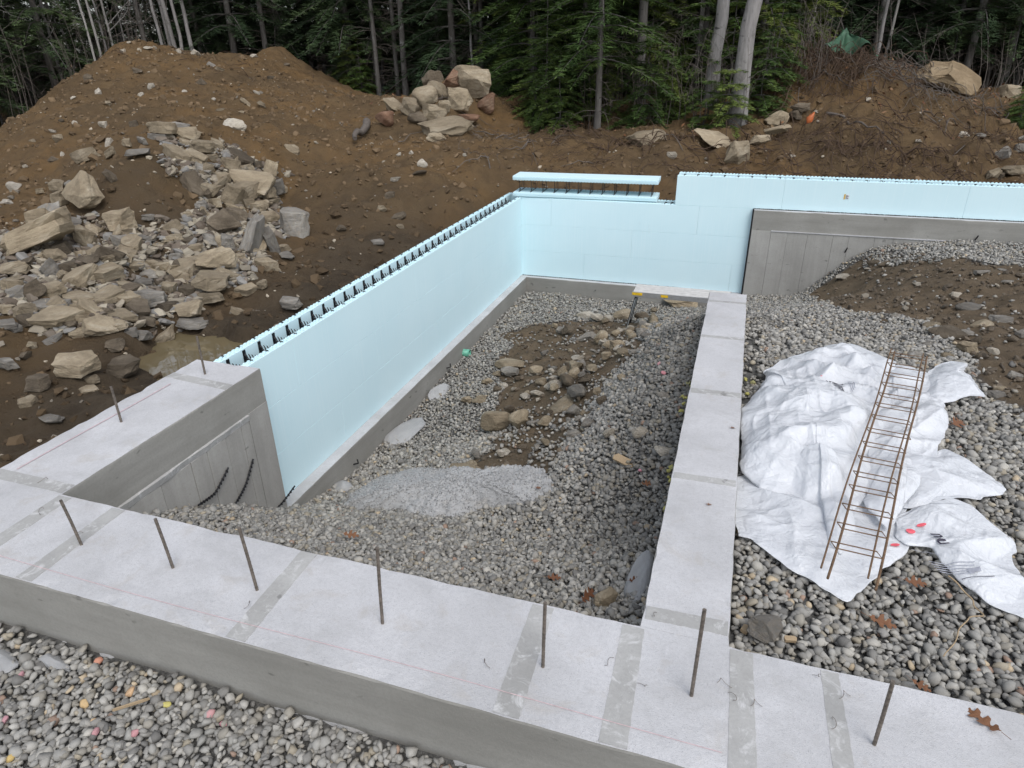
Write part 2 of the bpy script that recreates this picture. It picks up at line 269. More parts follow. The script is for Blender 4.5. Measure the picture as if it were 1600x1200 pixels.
def bankrough(x, y):                            # torn cut face behind the rear wall and the brush mound
    m_ = sstep(-.5, 1.0, x) * sstep(.8, 2.2, y) * sstep(10, 8, y); return m_ * ((.30 - np.abs(fbm(x * 1.1, y * 1.6, 87, 3, .6)) * 1.1) * .42 * sstep(2.2, 3.4, y) - .10 * sstep(3.2, 2.2, y)) + sstep(2.2, .4, np.hypot((x - 5.3) / 1.3, (y - 7.4) / 1.2)) * .28
def ground_z(x, y):
    z = _G(x, y)
    far = sstep(9, 22, np.hypot(x - 0, y + 3))
    z = z + fbm(x * .55, y * .55, 3, 3) * .16 + fbm(x * 1.7, y * 1.7, 9, 4, .6) * .18 * (1 - far * .3) + np.abs(fbm(x * 4.2, y * 4.2, 21, 3, .6)) * .085 + fbm(x * 9 + y * 2, y * 9 - x * 2, 27, 2, .6) * .035 + bankrough(x, y)
    near = sstep(1.6, .5, np.maximum(np.maximum(-.5 - x, y - .3), 0)) * (y > -12)
    front = sstep(-9.3, -9.7, y)
    smooth = np.clip(np.maximum(front, 0), 0, 1)
    z = z * (1 - smooth) + (_G(x, y) + fbm(x * 1.5, y * 1.5, 5, 2) * .03) * smooth
    d = np.hypot((x + 1.36 + .45 * (y + 6.35)) / .60, (y + 6.35) / .62)            # hollow where rain water stands
    k = sstep(1.25, .8, d + fbm(x * 2.3 + y * .9, y * 2.3 - x * .8, 31, 4, .6) * .8)
    z = z * (1 - k) + (-.56) * k
    return z
def fill_z(x, y):
    a = _P(x, y); b = _F(x, y)
    w = np.where(y < -4.3, (x > 3.57).astype(float), sstep(3.1, 4.0, x))
    w = np.where((y >= -4.3) & (y < -3.6), w * sstep(-4.3, -3.6, y) + (x > 3.57) * (1 - sstep(-4.3, -3.6, y)), w)
    z = a * (1 - w) + b * w
    dm = dirt_mask(x, y)
    return z + fbm(x * 1.3, y * 1.3, 41, 3) * .06 + dm * (fbm(x * 4, y * 4, 45, 4, .6) * .07 + np.abs(fbm(x * 9, y * 9, 51, 2)) * .03)
def inside_poly(x, y, poly):
    x = np.asarray(x, float); y = np.asarray(y, float); r = np.zeros(x.shape, bool); n = len(poly)
    for i in range(n):
        x0, y0 = poly[i]; x1, y1 = poly[(i + 1) % n]
        if y0 == y1: continue
        c = ((y0 > y) != (y1 > y)) & (x < (x1 - x0) * (y - y0) / (y1 - y0) + x0); r ^= c
    return r
def dirt_mask(x, y):
    wx = x + fbm(x * 2.2, y * 2.2, 61, 3) * .35; wy = y + fbm(x * 2.2 + 9, y * 2.2, 63, 3) * .35
    m = inside_poly(wx, wy, PIT_DIRT) | inside_poly(wx, wy, FILL_DIRT)
    return m.astype(float)
PIT_DIRT = [(.54,-2.38),(.67,-1.66),(1.11,-1.3),(1.81,-1.2),(2.36,-1.5),(2.62,-1.3),(2.6,-4.16),(2.58,-5.04),(2.43,-5.36),(2.45,-6.15),(2.43,-6.53),(1.92,-6.39),(1.39,-6.1),(1.45,-5.81),(1.1,-4.65),(1.04,-3.99),(.72,-3.18)]
FILL_DIRT = [(4.73,-.52),(4.76,-2.92),(4.97,-3.67),(5.23,-3.86),(5.4,-4.17),(5.41,-5.07),(5.45,-5.66),(5.52,-6.03),(5.7,-6.45),(7,-7.2),(12,-7.5),(12,-1.8),(6.95,-1.69),(6.43,-1.05),(5.79,-.48),(5.27,-.32),(4.97,-.31)]
SPILL = [(.3,-6.69),(.33,-6.2),(.72,-5.96),(1.29,-6.1),(1.86,-6.38),(2.22,-6.39),(2.44,-6.56),(2.43,-6.76),(2.25,-6.89),(1.87,-6.93),(1.6,-7.12),(1.2,-7.04),(.73,-6.99),(.42,-6.98)]
# ---------------------------------------------------------------- ground sheets
def grid(xs, ys, zf, keep=None, tint=None):
    X, Y = np.meshgrid(xs, ys); Zz = zf(X, Y); nx, ny = len(xs), len(ys)
    i = (np.arange(ny - 1)[:, None] * nx + np.arange(nx - 1)[None]); F = np.stack([i, i + 1, i + nx + 1, i + nx], -1).reshape(-1, 4)
    cx = (X[:-1, :-1] + X[1:, 1:]).ravel() / 2; cy = (Y[:-1, :-1] + Y[1:, 1:]).ravel() / 2
    if keep is not None: F = F[keep(cx, cy)]
    V = np.stack([X, Y, Zz], -1).reshape(-1, 3); c = None
    if tint is not None: t = tint(X.ravel(), Y.ravel()); c = np.stack([t] * 3, 1)
    return MB().add(V, F, 0, c)
def axis(a, b, fine, lo, hi):
    out = list(np.arange(a, b + 1e-6, fine)); st = fine; v = a
    L = []
    while v > lo: st *= 1.22; v -= st; L.append(max(v, lo))
    Rr = []; st = fine; v = out[-1]
    while v < hi: st *= 1.22; v += st; Rr.append(min(v, hi))
    return np.array(L[::-1] + out + Rr)
def wet(x, y):
    d = np.maximum(np.maximum(-.4 - x, 0), 0); w_ = sstep(3.4, .4, d) * sstep(-.2, -2.5, y) * (x < .5)
    heapd = np.hypot(x + 3.3, y + 4.6); w_ = np.maximum(w_, sstep(2.6, 1.2, heapd) * .75)
    return np.clip(w_ + fbm(x * 1.2, y * 1.2, 77, 3) * .4, 0, 1) * (w_ > .02)
hole = lambda x, y: ~((x > -.2) & (x < 11.5) & (y < .12) & (y > -9.3)) & ~((x > -.3) & (x < 8.5) & (y <= -9.3) & (y > -11.15))
g = grid(axis(-13.5, 9.8, .075, -90, 70), axis(-11.2, 9.6, .075, -40, 90), ground_z, hole, wet).build('ground', M['dirt'], None, True, True)
tag(g, 'bare brown excavated dirt around the foundation', 'ground', None, 'structure')
fl = grid(np.arange(-.15, 11.6, .05), np.arange(-9.35, .12, .05), lambda x, y: fill_z(x, y) - .012, None, dirt_mask).build('fill_ground', M['fill'], None, True, True)
tag(fl, 'soil and grit filling the inside of the foundation', 'ground', None, 'structure')
gb = grid(np.arange(-.42, 8.62, .06), np.arange(-11.27, -9.3, .06), lambda x, y: ground_z(x, y) - .012, None, lambda x, y: sstep(.5, .0, x) * .6).build('gravel_bed', M['fill'], None, True, True); tag(gb, 'grit bed under the gravel outside the front wall', 'ground', None, 'structure')
xs, ys = np.meshgrid(np.linspace(-2.95, -.42, 40), np.linspace(-7.4, -5.2, 40))
PZ = -.475
pm = MB(); th = np.linspace(0, 2 * math.pi, 48, endpoint=False); pr = np.stack([-1.5 + 1.25 * np.cos(th), -6.3 + 1.25 * np.sin(th), np.full(48, PZ)], 1)
pm.add(np.concatenate([pr, [[-1.5, -6.3, PZ]]]), [(i, (i + 1) % 48, 48) for i in range(48)])
tag(pm.build('puddle', M['water'], None, True), 'muddy rain puddle on the dirt beside the concrete wall end', 'puddle', None, 'structure')

# ---------------------------------------------------------------- concrete walls
def slab(x0, x1, y0, y1, z0, z1, seed, step=.06, rough=.004, topr=.0006, skip=None):
    """cast block: worn, slightly wavering arrises, top face in slot 0, formed sides in slot 1"""
    def ax(a, b): return np.linspace(a, b, max(2, int(round((b - a) / step)) + 1))
    X, Y, Zs = ax(x0, x1), ax(y0, y1), np.array([z0, z0 + (z1 - z0) * .5, z1 - .05, z1 - .012, z1]); m = MB()
    def jit(V):
        V = V.copy(); e = (V[:, 2] > z1 - .02)
        n1 = fbm(V[:, 0] * 9 + seed, V[:, 1] * 9, seed, 3); n2 = np.maximum(fbm(V[:, 0] * 14 + seed, V[:, 1] * 14 + 5, seed + 3, 2), 0)
        inx = np.where(np.abs(V[:, 0] - x0) < 1e-6, 1, np.where(np.abs(V[:, 0] - x1) < 1e-6, -1, 0)); iny = np.where(np.abs(V[:, 1] - y0) < 1e-6, 1, np.where(np.abs(V[:, 1] - y1) < 1e-6, -1, 0))
        edge = e & (np.abs(V[:, 2] - z1) < 1e-6) & ((inx != 0) | (iny != 0))
        if skip is not None: k_ = ~skip(V[:, 0], V[:, 1]); edge = edge & k_; e = e & k_
        V[:, 0] += inx * (e * (n1 * rough) + edge * (.002 + n2 * .014)); V[:, 1] += iny * (e * (n1 * rough) + edge * (.002 + n2 * .014))
        V[:, 2] += edge * (-n2 * .010 - .001) + (np.abs(V[:, 2] - z1) < 1e-6) * fbm(V[:, 0] * 4, V[:, 1] * 4, seed + 9, 3) * topr * 2
        return V
    def sheet(A, B, fn, mi, flip):
        a, b = np.meshgrid(A, B); V = jit(fn(a.ravel(), b.ravel())); n = len(A); i = (np.arange(len(B) - 1)[:, None] * n + np.arange(n - 1)[None]); F = np.stack([i, i + 1, i + n + 1, i + n], -1).reshape(-1, 4)
        m.add(V, F[:, ::-1] if flip else F, mi)
    sheet(X, Y, lambda a, b: np.stack([a, b, a * 0 + z1], 1), 0, False)
    sheet(X, Zs, lambda a, b: np.stack([a, a * 0 + y0, b], 1), 1, False); sheet(X, Zs, lambda a, b: np.stack([a, a * 0 + y1, b], 1), 1, True)
    sheet(Y, Zs, lambda a, b: np.stack([a * 0 + x0, a, b], 1), 1, True); sheet(Y, Zs, lambda a, b: np.stack([a * 0 + x1, a, b], 1), 1, False)
    return m
CM = [M['ctop'], M['cside']]
def band(parent, pts, seed):                     # smooth grey strip cast flush across a wall top, 3 mm proud
    p = np.array(pts, float); n = 24; rng = np.random.default_rng(seed); a = np.linspace(0, 1, n)[:, None]
    L = p[0] * (1 - a) + p[1] * a; Rr = p[3] * (1 - a) + p[2] * a; d = (p[3] - p[0]); d = d / np.linalg.norm(d)
    L = L + d * (rng.random((n, 1)) - .5) * .003; Rr = Rr + d * (rng.random((n, 1)) - .5) * .004
    V = np.concatenate([np.c_[L, np.full(n, .0016)], np.c_[Rr, np.full(n, .0016)], np.c_[L, np.full(n, -.004)], np.c_[Rr, np.full(n, -.004)]])
    i = np.arange(n - 1); F = np.concatenate([np.stack([i, i + n, i + n + 1, i + 1], 1)[:, ::-1], np.stack([i, i + 1, i + 2 * n + 1, i + 2 * n], 1), np.stack([i + n, i + 3 * n, i + 3 * n + 1, i + n + 1], 1)])
    return MB().add(V, F).build('joint_band', M['cband'], parent)
fw = empty('foundation_wall', (3, -9.34, -.4)); tag(fw, 'long concrete foundation wall crossing the bottom, pale top with rebar dowels', 'wall', None, 'thing')
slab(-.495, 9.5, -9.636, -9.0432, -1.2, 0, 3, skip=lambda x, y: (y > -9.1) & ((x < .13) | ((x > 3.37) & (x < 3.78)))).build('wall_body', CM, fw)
for k, (a, b, c) in enumerate([(.115, .205, 0), (.50, .59, 0), (1.71, 1.80, 0), (2.915, 3.012, 0), (3.318, 3.412, 0), (3.762, 3.85, 0), (4.105, 4.17, 0), (5.3, 5.39, 0)]):
    band(fw, [(a, -9.056), (a + .012, -9.628), (b + .02, -9.628), (b, -9.056)], 20 + k)
cl = MB(); xx = np.linspace(-.45, 3.75, 80); yy = -9.535 - .006 * np.sin(xx * 2) - .012 * np.exp(-((xx - 1.6) / .8) ** 2); cl.add(np.concatenate([np.c_[xx, yy - .0014, np.full(80, .0034)], np.c_[xx, yy + .0014, np.full(80, .0034)]]), [(i, i + 1, i + 81, i + 80) for i in range(79)]); cl.build('chalk_line', M['mark'], fw)
lw = empty('foundation_wall', (-.19, -8.1, -.4)); tag(lw, 'short wide concrete wall with pale top running up to the foam forms', 'wall', None, 'thing')
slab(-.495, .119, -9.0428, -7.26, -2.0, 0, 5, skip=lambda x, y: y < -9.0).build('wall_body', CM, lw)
band(lw, [(-.485, -8.95), (.11, -8.95), (.11, -9.035), (-.485, -9.035)], 31); band(lw, [(-.485, -7.525), (.11, -7.575), (.11, -7.66), (-.485, -7.61)], 33)
cl = MB(); yy = np.linspace(-8.93, -7.7, 40); xq = -.36 + .008 * np.sin(yy * 3); cl.add(np.concatenate([np.c_[xq - .004, yy, np.full(40, .0052)], np.c_[xq + .004, yy, np.full(40, .0052)]]), [(i + 40, i + 41, i + 1, i) for i in range(39)]); cl.build('chalk_line', M['mark'], lw)
rng = np.random.default_rng(8)
yb = [-9.04, -8.72, -8.42, -8.14, -7.98, -7.78, -7.6, -7.5]
for a, b in zip(yb[:-1], yb[1:]):
    d = .119 + rng.uniform(.004, .010); bevel(MB().box(.10, d, a + .0015, b - .0015, -2, -.345).build('form_board_cast', M['cvert'], lw), .003)
MB().box(.10, .119 + .005, -7.497, -7.262, -2, -.292).build('form_board_cast', M['cvert'], lw)
lp = MB(); yy = np.linspace(-9.04, -7.5, 40); V = []
for y in yy:
    j = float(fbm(np.array([y * 9]), np.array([2.]), 4, 2)[0]) * .012; V += [(.10, y, -.292), (.137 + j, y, -.298), (.128 + j, y, -.345), (.10, y, -.35)]
lp.add(V, [(i * 4 + k, i * 4 + k + 1, i * 4 + 5 + k, i * 4 + 4 + k) for i in range(39) for k in range(3)]); lp.build('cast_ledge', M['cband'], lw)
dv = empty('foundation_wall', (3.57, -6.7, -.4)); tag(dv, 'narrow concrete divider wall running away between the gravel beds', 'wall', None, 'thing')
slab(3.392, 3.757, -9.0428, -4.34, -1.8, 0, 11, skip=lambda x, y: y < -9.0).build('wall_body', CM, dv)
for k, (a, b) in enumerate([(-8.905, -8.985), (-7.79, -7.85), (-6.635, -6.71), (-5.55, -5.6), (-4.6, -4.64)]): band(dv, [(3.404, a - .01), (3.748, a), (3.748, b), (3.404, b - .01)], 50 + k)
sw = empty('footing_wall', (0, -3.7, -1.7)); tag(sw, 'low concrete stem wall under the long sidewall of blue foam', 'wall', None, 'thing')
slab(-.42, .119, -7.258, -.102, -2.3, -1.372, 13, .08).build('wall_body', CM, sw)
bw = empty('footing_wall', (1.8, .1, -1.7)); tag(bw, 'low concrete stem wall under the rear blue foam wall', 'wall', None, 'thing')
slab(-.42, 3.79, -.1, .42, -2.3, -1.372, 17, .08).build('wall_body', CM, bw)
rw = empty('foundation_wall', (6.5, .1, -.6)); tag(rw, 'taller grey concrete rear wall with board marks below the foam', 'wall', None, 'thing')
slab(3.80, 10.5, -.09, .40, -2.0, -.004, 19, .08).build('wall_body', CM, rw)
xb = [4.09, 4.33, 4.62, 4.98, 5.2, 5.55, 5.8, 6.2, 6.6, 7.1, 7.6, 8.2]
for a, b in zip(xb[:-1], xb[1:]):
    d = rng.uniform(.003, .009); bevel(MB().box(a + .0015, b - .0015, -.09 - d, -.05, -2, -.318).build('form_board_cast', M['cvert'], rw), .003)
MB().box(3.805, 4.087, -.094, -.05, -2, -.31).build('form_board_cast', M['cvert'], rw)
MB().box(4.09, 8.2, -.106, -.05, -.314, -.302).build('cast_ledge', M['ctop'], rw)
MB().box(3.778, 3.797, -.088, -.002, -2, .004).build('joint_strip', M['web'], rw)
jm = MB(); rj = np.random.default_rng(2)
for k in range(220):
    x = 3.8 + k * .03; jm.box(x, x + .018 + rj.random() * .01, -.012, -.001, -.003, .006 + rj.random() * .004)
jm.build('joint_seal', M['web'], rw)
jm = MB()
for k in range(66):
    x = .02 + k * .042; jm.box(x, x + .022 + rj.random() * .012, -.010, -.001, -1.371, -1.362 + rj.random() * .004)
jm.build('joint_seal', M['web'], bw)
ft = MB(); xx = np.linspace(-.5, 6, 160); n = len(xx); e = -9.655 - np.maximum(fbm(xx * 2.6, xx * 0, 3, 4), -.05) * .14; zt = -.362 + fbm(xx * 2.4, xx * 0 + 3, 6, 4, .6) * .09
ft.add(np.concatenate([np.c_[xx, np.full(n, -9.6), zt + .01], np.c_[xx, e, zt - .01], np.c_[xx, e - .03, zt - .12]]), [(i, i + n, i + n + 1, i + 1) for i in range(n - 1)] + [(i + n, i + 2 * n, i + 2 * n + 1, i + n + 1) for i in range(n - 1)])
ft.build('footing_edge', M['spill'], fw, True)

# ---------------------------------------------------------------- foam form walls
PAN, CORE, CH, BL, WS = .067, .203, .4572, 2.4384, .2032; TH = 2 * PAN + CORE
NUBC = {}
def nubs(n0, n1, fixed, z, along):               # two rows of interlock nubs on a panel's top edge
    m = MB(); k = 0; t = n0 + .012
    while t < n1 - .02:
        for r, off in ((.012, 0), (.040, .0127)):
            a, b = t + off, t + off + .022
            if along == 'y': m.box(fixed + r, fixed + r + .018, a, b, z - .002, z + .011)
            else: m.box(a, b, fixed + r, fixed + r + .018, z - .002, z + .011)
        t += .0508
    return m
def splits(a, b, off):
    out = [a]; t = a + off
    while t < b - .1:
        if t > a + .15: out.append(t)
        t += BL
    return out + [b]
icl = empty('foam_form_wall', (-.14, -3.6, -1.37)); tag(icl, 'long pale blue insulating foam form wall with open top', 'wall', None, 'thing')
icb = empty('foam_form_wall', (4, .14, -1.37)); tag(icb, 'rear pale blue insulating foam form wall with a stepped top', 'wall', None, 'thing')
def panel(par, x0, x1, y0, y1, z0, z1):
    o = bevel(MB().box(x0, x1, y0, y1, z0, z1).build('foam_panel', M['foam'], par), .0018, 1); return o
for c in range(3):
    z0 = -3 * CH + c * CH + .0006; z1 = z0 + CH - .0012; off = (1.2, 2.0, .6)[c]
    for (px0, px1, yend) in ((-PAN, 0, -.001), (-TH, -TH + PAN, TH)):
        sp = splits(-7.258, yend, off)
        for a, b in zip(sp[:-1], sp[1:]):
            o = panel(icl, px0, px1, a + .0008, b - .0008, z0, z1)
            if c == 2: k = nubs(a, b, px0, z1, 'y').build('interlock_nubs', M['foam'], o); k['kind'] = 'stuff'
    for (py0, py1, xs0) in ((0, PAN, -PAN), (TH - PAN, TH, -TH + PAN)):
        sp = splits(xs0 + .001, 3.795, off)
        for a, b in zip(sp[:-1], sp[1:]):
            o = panel(icb, a + .0008, b - .0008, py0, py1, z0, z1)
            if c == 2 and a < 2.5: k = nubs(a, min(b, 2.587), py0, z1, 'x').build('interlock_nubs', M['foam'], o); k['kind'] = 'stuff'
for (py0, py1) in ((0, PAN), (TH - PAN, TH)):
    sp = splits(2.587, 10.4, 1.6)
    for a, b in zip(sp[:-1], sp[1:]):
        o = panel(icb, a + .0008, b - .0008, py0, py1, .0006, CH); k = nubs(a, b, py0, CH, 'x').build('interlock_nubs', M['foam'], o); k['kind'] = 'stuff'
MB().box(-TH + .001, 0 - .001, -7.264, -7.258, -1.37, -.02).build('end_cap', M['web'], icl)
MB().box(-TH + PAN, -PAN, -7.25, .2, -1.371, -1.30).build('core_floor', M['cside'], icl); MB().box(-PAN + .002, 3.78, PAN, TH - PAN, -1.371, -1.30).build('core_floor', M['cside'], icb); MB().box(3.8, 10.4, PAN, TH - PAN, 0.0, .03).build('core_floor', M['cside'], icb)
def web_mesh():
    m = MB(); x0, x1 = -TH + PAN, -PAN
    for xa, xb in ((x0, x0 + .006), (x1 - .006, x1)): m.box(xa, xb, -.017, .017, -.42, -.012)
    for xa, xb in ((-TH + .014, -TH + .040), (-.040, -.014)): m.box(xa, xb, -.004, .004, -.05, .0175)
    for z in (-.09, -.22, -.36):
        m.box(x0 + .006, x1 - .006, -.006, .006, z - .018, z)
        if z == -.09:
            for k, x in enumerate((x0 + .03, x0 + .062, x0 + .095, x0 + .128, x0 + .16, x0 + .186)): m.tube([(x, 0, z - .002), (x - .004, 0, z + .024), (x - .016, 0, z + .048)], [.0075, .007, .005], 4)
    m.tube([(x0 + .006, 0, -.21), (x1 - .006, 0, -.10)], .006, 4); m.tube([(x0 + .006, 0, -.05), (x0 + .05, 0, -.1)], .006, 4)
    return m.mesh('web', M['web'])
WM = web_mesh()
for k in range(36): ob('web', WM, icl, (0, -.06 - k * WS, 0))
WR = R_(-90)
for x in (2.42, 2.52): ob('web', WM, icb, (x, 0, 0), (0, 0, WR))
for k in range(38):
    ob('web', WM, icb, (2.687 + k * WS, 0, CH), (0, 0, WR))
st = MB(); st.box(5.03, 5.052, -.0035, -.0012, .200, .275); st.build('product_label', M['label'], icb); st2 = MB(); st2.box(5.056, 5.10, -.003, -.0012, .205, .27, 0)
for k in range(4): st2.box(5.06, 5.06 + (.034, .018, .03, .014)[k], -.0042, -.0031, .213 + k * .014, .219 + k * .014, 1)
st2.build('product_label', [M['poly'], M['ink']], icb)
# form block lying on its side on top of the rear wall
fb = empty('foam_form_block', (1.1, .2, .018)); tag(fb, 'loose blue foam form block lying on its side on the rear wall', 'foam block')
BR = R_(2.2)
def rotp(o): o.rotation_euler = (0, 0, BR); return o
def lay(m, name, mat):
    V = [np.array(v) for v in m.v]; c, s_ = math.cos(BR), math.sin(BR)
    for i, v in enumerate(m.v): x, y = v[:, 0].copy(), v[:, 1].copy(); m.v[i] = np.stack([-.145 + x * c - y * s_, -.02 + x * s_ + y * c, v[:, 2] + .018], 1)
    return m.build(name, mat, fb)
for z0 in (0, .270):
    o = bevel(lay(MB().box(0, 2.438, 0, .457, z0, z0 + PAN), 'foam_panel', M['foam']), .002)
    m = MB()
    for k in range(47):
        for r, zz in ((0, .012), (.013, .038)): m.box(.012 + k * .0515 + r, .034 + k * .0515 + r, -.016, .002, z0 + zz, z0 + zz + .018)
        m.box(.012 + k * .0515, .036 + k * .0515, .01, .45, z0 - .006 if z0 else z0 + PAN - .002, z0 + .001 if z0 else z0 + PAN + .006)
    k = lay(m, 'interlock_nubs', M['foam']); k.parent = o; k.location = (0, 0, 0); k['kind'] = 'stuff'
for k in range(12):
    x = .10 + k * WS; m = MB()
    for y in (.09, .36): m.box(x - .004, x + .004, y - .007, y + .007, PAN, .270)
    m.box(x - .006, x + .006, .03, .43, PAN + .006, PAN + .012); m.box(x - .006, x + .006, .03, .43, .262, .268); m.tube([(x, .09, PAN + .01), (x, .22, .16), (x, .36, .262)], .004, 4)
    lay(m, 'web', M['web'])
# surveyed stones: x, y, length, height, tilt, tone
HEAP=[(-5.58,-1.86,0.444,0.213,-10,'t'),(-5.69,-1.35,0.333,0.111,-15,'g'),(-5.36,-1.61,0.47,0.217,-8,'t'),(-6.39,-2.73,0.379,0.241,25,'t'),(-5.04,-4.08,0.481,0.496,40,'t'),(-5.47,-4.11,0.228,0.273,0,'t'),(-6.19,-3.51,0.212,0.195,0,'t'),(-5.79,-3.62,0.159,0.175,0,'g'),(-4.58,-5.24,0.882,0.374,18,'t'),(-4.42,-4.77,0.281,0.309,-20,'t'),(-4.84,-2.44,0.455,0.185,-35,'t'),(-4.69,-2.24,0.376,0.171,-30,'t'),(-4.01,-1.91,0.773,0.351,-12,'t'),(-4.32,-2.78,0.395,0.197,-55,'b'),(-4.18,-2.61,0.333,0.2,-20,'t'),(-3.91,-2.43,0.372,0.406,-40,'t'),(-3.76,-1.55,0.289,0.325,0,'g'),(-4.19,-1.08,0.3,0.262,60,'t'),(-3.38,-3.38,0.434,0.403,0,'b'),(-2.77,-3.57,0.693,0.226,82,'g'),(-2.66,-3.36,0.398,0.184,98,'g'),(-2.74,-2.7,0.422,0.455,0,'g'),(-3.14,-2.68,0.359,0.196,10,'t'),(-3.97,-4.57,0.339,0.254,-35,'g'),(-2.95,-3.89,0.22,0.205,0,'g'),(-5.65,-2.92,0.198,0.149,20,'t'),(-5.63,-2.6,0.152,0.152,0,'t'),(-5.58,-2.32,0.138,0.138,0,'g'),(-4.89,-3.7,0.213,0.122,-60,'b'),(-4.97,-1.68,0.286,0.125,-10,'t'),(-4.91,-1.44,0.255,0.182,-30,'t'),(-4.72,-1.44,0.219,0.146,0,'g'),(-4.6,-1.29,0.48,0.222,-25,'b'),(-4.4,-1.17,0.186,0.149,0,'b'),(-4.41,-1.78,0.319,0.195,-20,'t'),(-4.7,-1.88,0.212,0.141,0,'t'),(-4.34,-2.19,0.31,0.172,-10,'t'),(-4.17,-2.74,0.165,0.198,0,'b'),(-3.87,-3.21,0.19,0.127,-60,'t'),(-3.69,-2.72,0.397,0.182,-20,'b'),(-3.8,-2.29,0.205,0.171,0,'t'),(-3.72,-1.93,0.422,0.105,5,'t'),(-4.51,-2.36,0.306,0.153,-25,'g'),(-4.03,-2.75,0.231,0.165,10,'t'),(-5.17,-1.83,0.249,0.124,-15,'t'),(-5.58,-2.01,0.282,0.123,-10,'g'),(-5.43,-1.95,0.212,0.106,0,'b'),(-4.93,-3.1,0.35,0.111,0,'g'),(-4.21,-5.4,0.34,0.17,5,'t'),(-3.81,-5.81,0.235,0.235,30,'g'),(-3.71,-5.72,0.211,0.087,0,'g'),(-4.37,-5.82,0.354,0.189,10,'t'),(-3.49,-5.57,0.275,0.15,-10,'b'),(-3.38,-5.34,0.28,0.204,-35,'b'),(-3.3,-5.58,0.449,0.162,5,'t'),(-3.92,-4.27,0.232,0.101,-15,'g'),(-3.38,-4.09,0.203,0.116,0,'b'),(-3.18,-4.23,0.228,0.114,0,'t'),(-2.56,-4.58,0.476,0.34,15,'t'),(-2.9,-4.77,0.27,0.203,-15,'b'),(-2.3,-5.08,0.321,0.193,0,'g'),(-2.19,-4.75,0.212,0.132,0,'t'),(-2.36,-3.88,0.321,0.19,0,'t'),(-1.87,-4.95,0.283,0.103,5,'t'),(-1.7,-4.86,0.129,0.116,0,'t'),(-2.54,-5.72,0.338,0.193,0,'g'),(-2.89,-5.63,0.271,0.148,-20,'t'),(-3.07,-5.29,0.258,0.103,0,'g'),(-2.42,-5.29,0.189,0.164,0,'b'),(-2.54,-5.4,0.162,0.125,0,'t'),(-3.06,-6.07,0.424,0.141,-5,'t'),(-3.36,-6.2,0.303,0.152,0,'t'),(-3.51,-6.47,0.204,0.159,0,'g'),(-3.4,-6.36,0.252,0.218,20,'b'),(-3.16,-6.41,0.363,0.136,0,'g'),(-2.79,-6.62,0.501,0.12,3,'t'),(-2.38,-6.25,0.338,0.09,-8,'t'),(-2.21,-6.49,0.238,0.076,0,'t'),(-2.3,-6.59,0.344,0.118,-15,'t'),(-2.54,-5.9,0.214,0.119,0,'g'),(-2.33,-5.73,0.312,0.144,5,'b'),(-2.07,-5.69,0.323,0.18,10,'t'),(-1.92,-5.8,0.354,0.094,0,'g'),(-2.49,-6.66,0.183,0.086,0,'t'),(-2.57,-6.91,0.209,0.073,15,'g'),(-2.62,-7.08,0.102,0.082,0,'t'),(-2.49,-7.26,0.119,0.06,70,'b'),(-2.06,-6.68,0.17,0.127,0,'b'),(-2.11,-6.33,0.245,0.134,0,'g'),(-2.09,-6.05,0.278,0.139,25,'t'),(-1.82,-7.29,0.346,0.173,-8,'t'),(-1.69,-6.97,0.363,0.161,0,'b'),(-1.96,-7.59,0.242,0.149,0,'b'),(-1.83,-7.8,0.135,0.072,0,'t'),(-1.41,-7.95,0.172,0.051,0,'g'),(-1.57,-7.45,0.168,0.047,0,'t'),(-2.49,-7.44,0.175,0.117,0,'g'),(-3.39,-6.7,0.198,0.099,0,'t'),(-2.98,-7.01,0.187,0.114,0,'g'),(-1.17,-5.07,0.236,0.162,0,'g'),(-1.75,-5.3,0.149,0.087,-30,'t'),(-1.7,-7.3,0.134,0.042,0,'t'),(-3.62,-5.69,0.198,0.124,0,'b'),(-3.34,-5.17,0.182,0.13,0,'t'),(-3.23,-5.14,0.157,0.091,0,'g'),(-3.12,-5.09,0.21,0.118,0,'g'),(-3.12,-4.9,0.187,0.107,10,'t'),(-3.23,-4.52,0.167,0.125,0,'g'),(-3.19,-5.45,0.126,0.088,0,'t'),(-2.96,-6.8,0.193,0.118,0,'b'),(-2.93,-6.97,0.126,0.084,0,'g'),(-2.62,-6.64,0.151,0.086,0,'b'),(-2.2,-6.12,0.206,0.091,-10,'b'),(-2.11,-6.43,0.131,0.087,0,'g'),(-2.53,-6.3,0.179,0.101,0,'b'),(-2.98,-6.28,0.138,0.103,0,'t'),(-4.03,-6.11,0.266,0.109,10,'t'),(-6.68,-3.43,0.133,0.1,0,'t'),(-2.5,-3.28,0.185,0.139,0,'t'),(-2.27,-3.54,0.209,0.105,0,'g')]
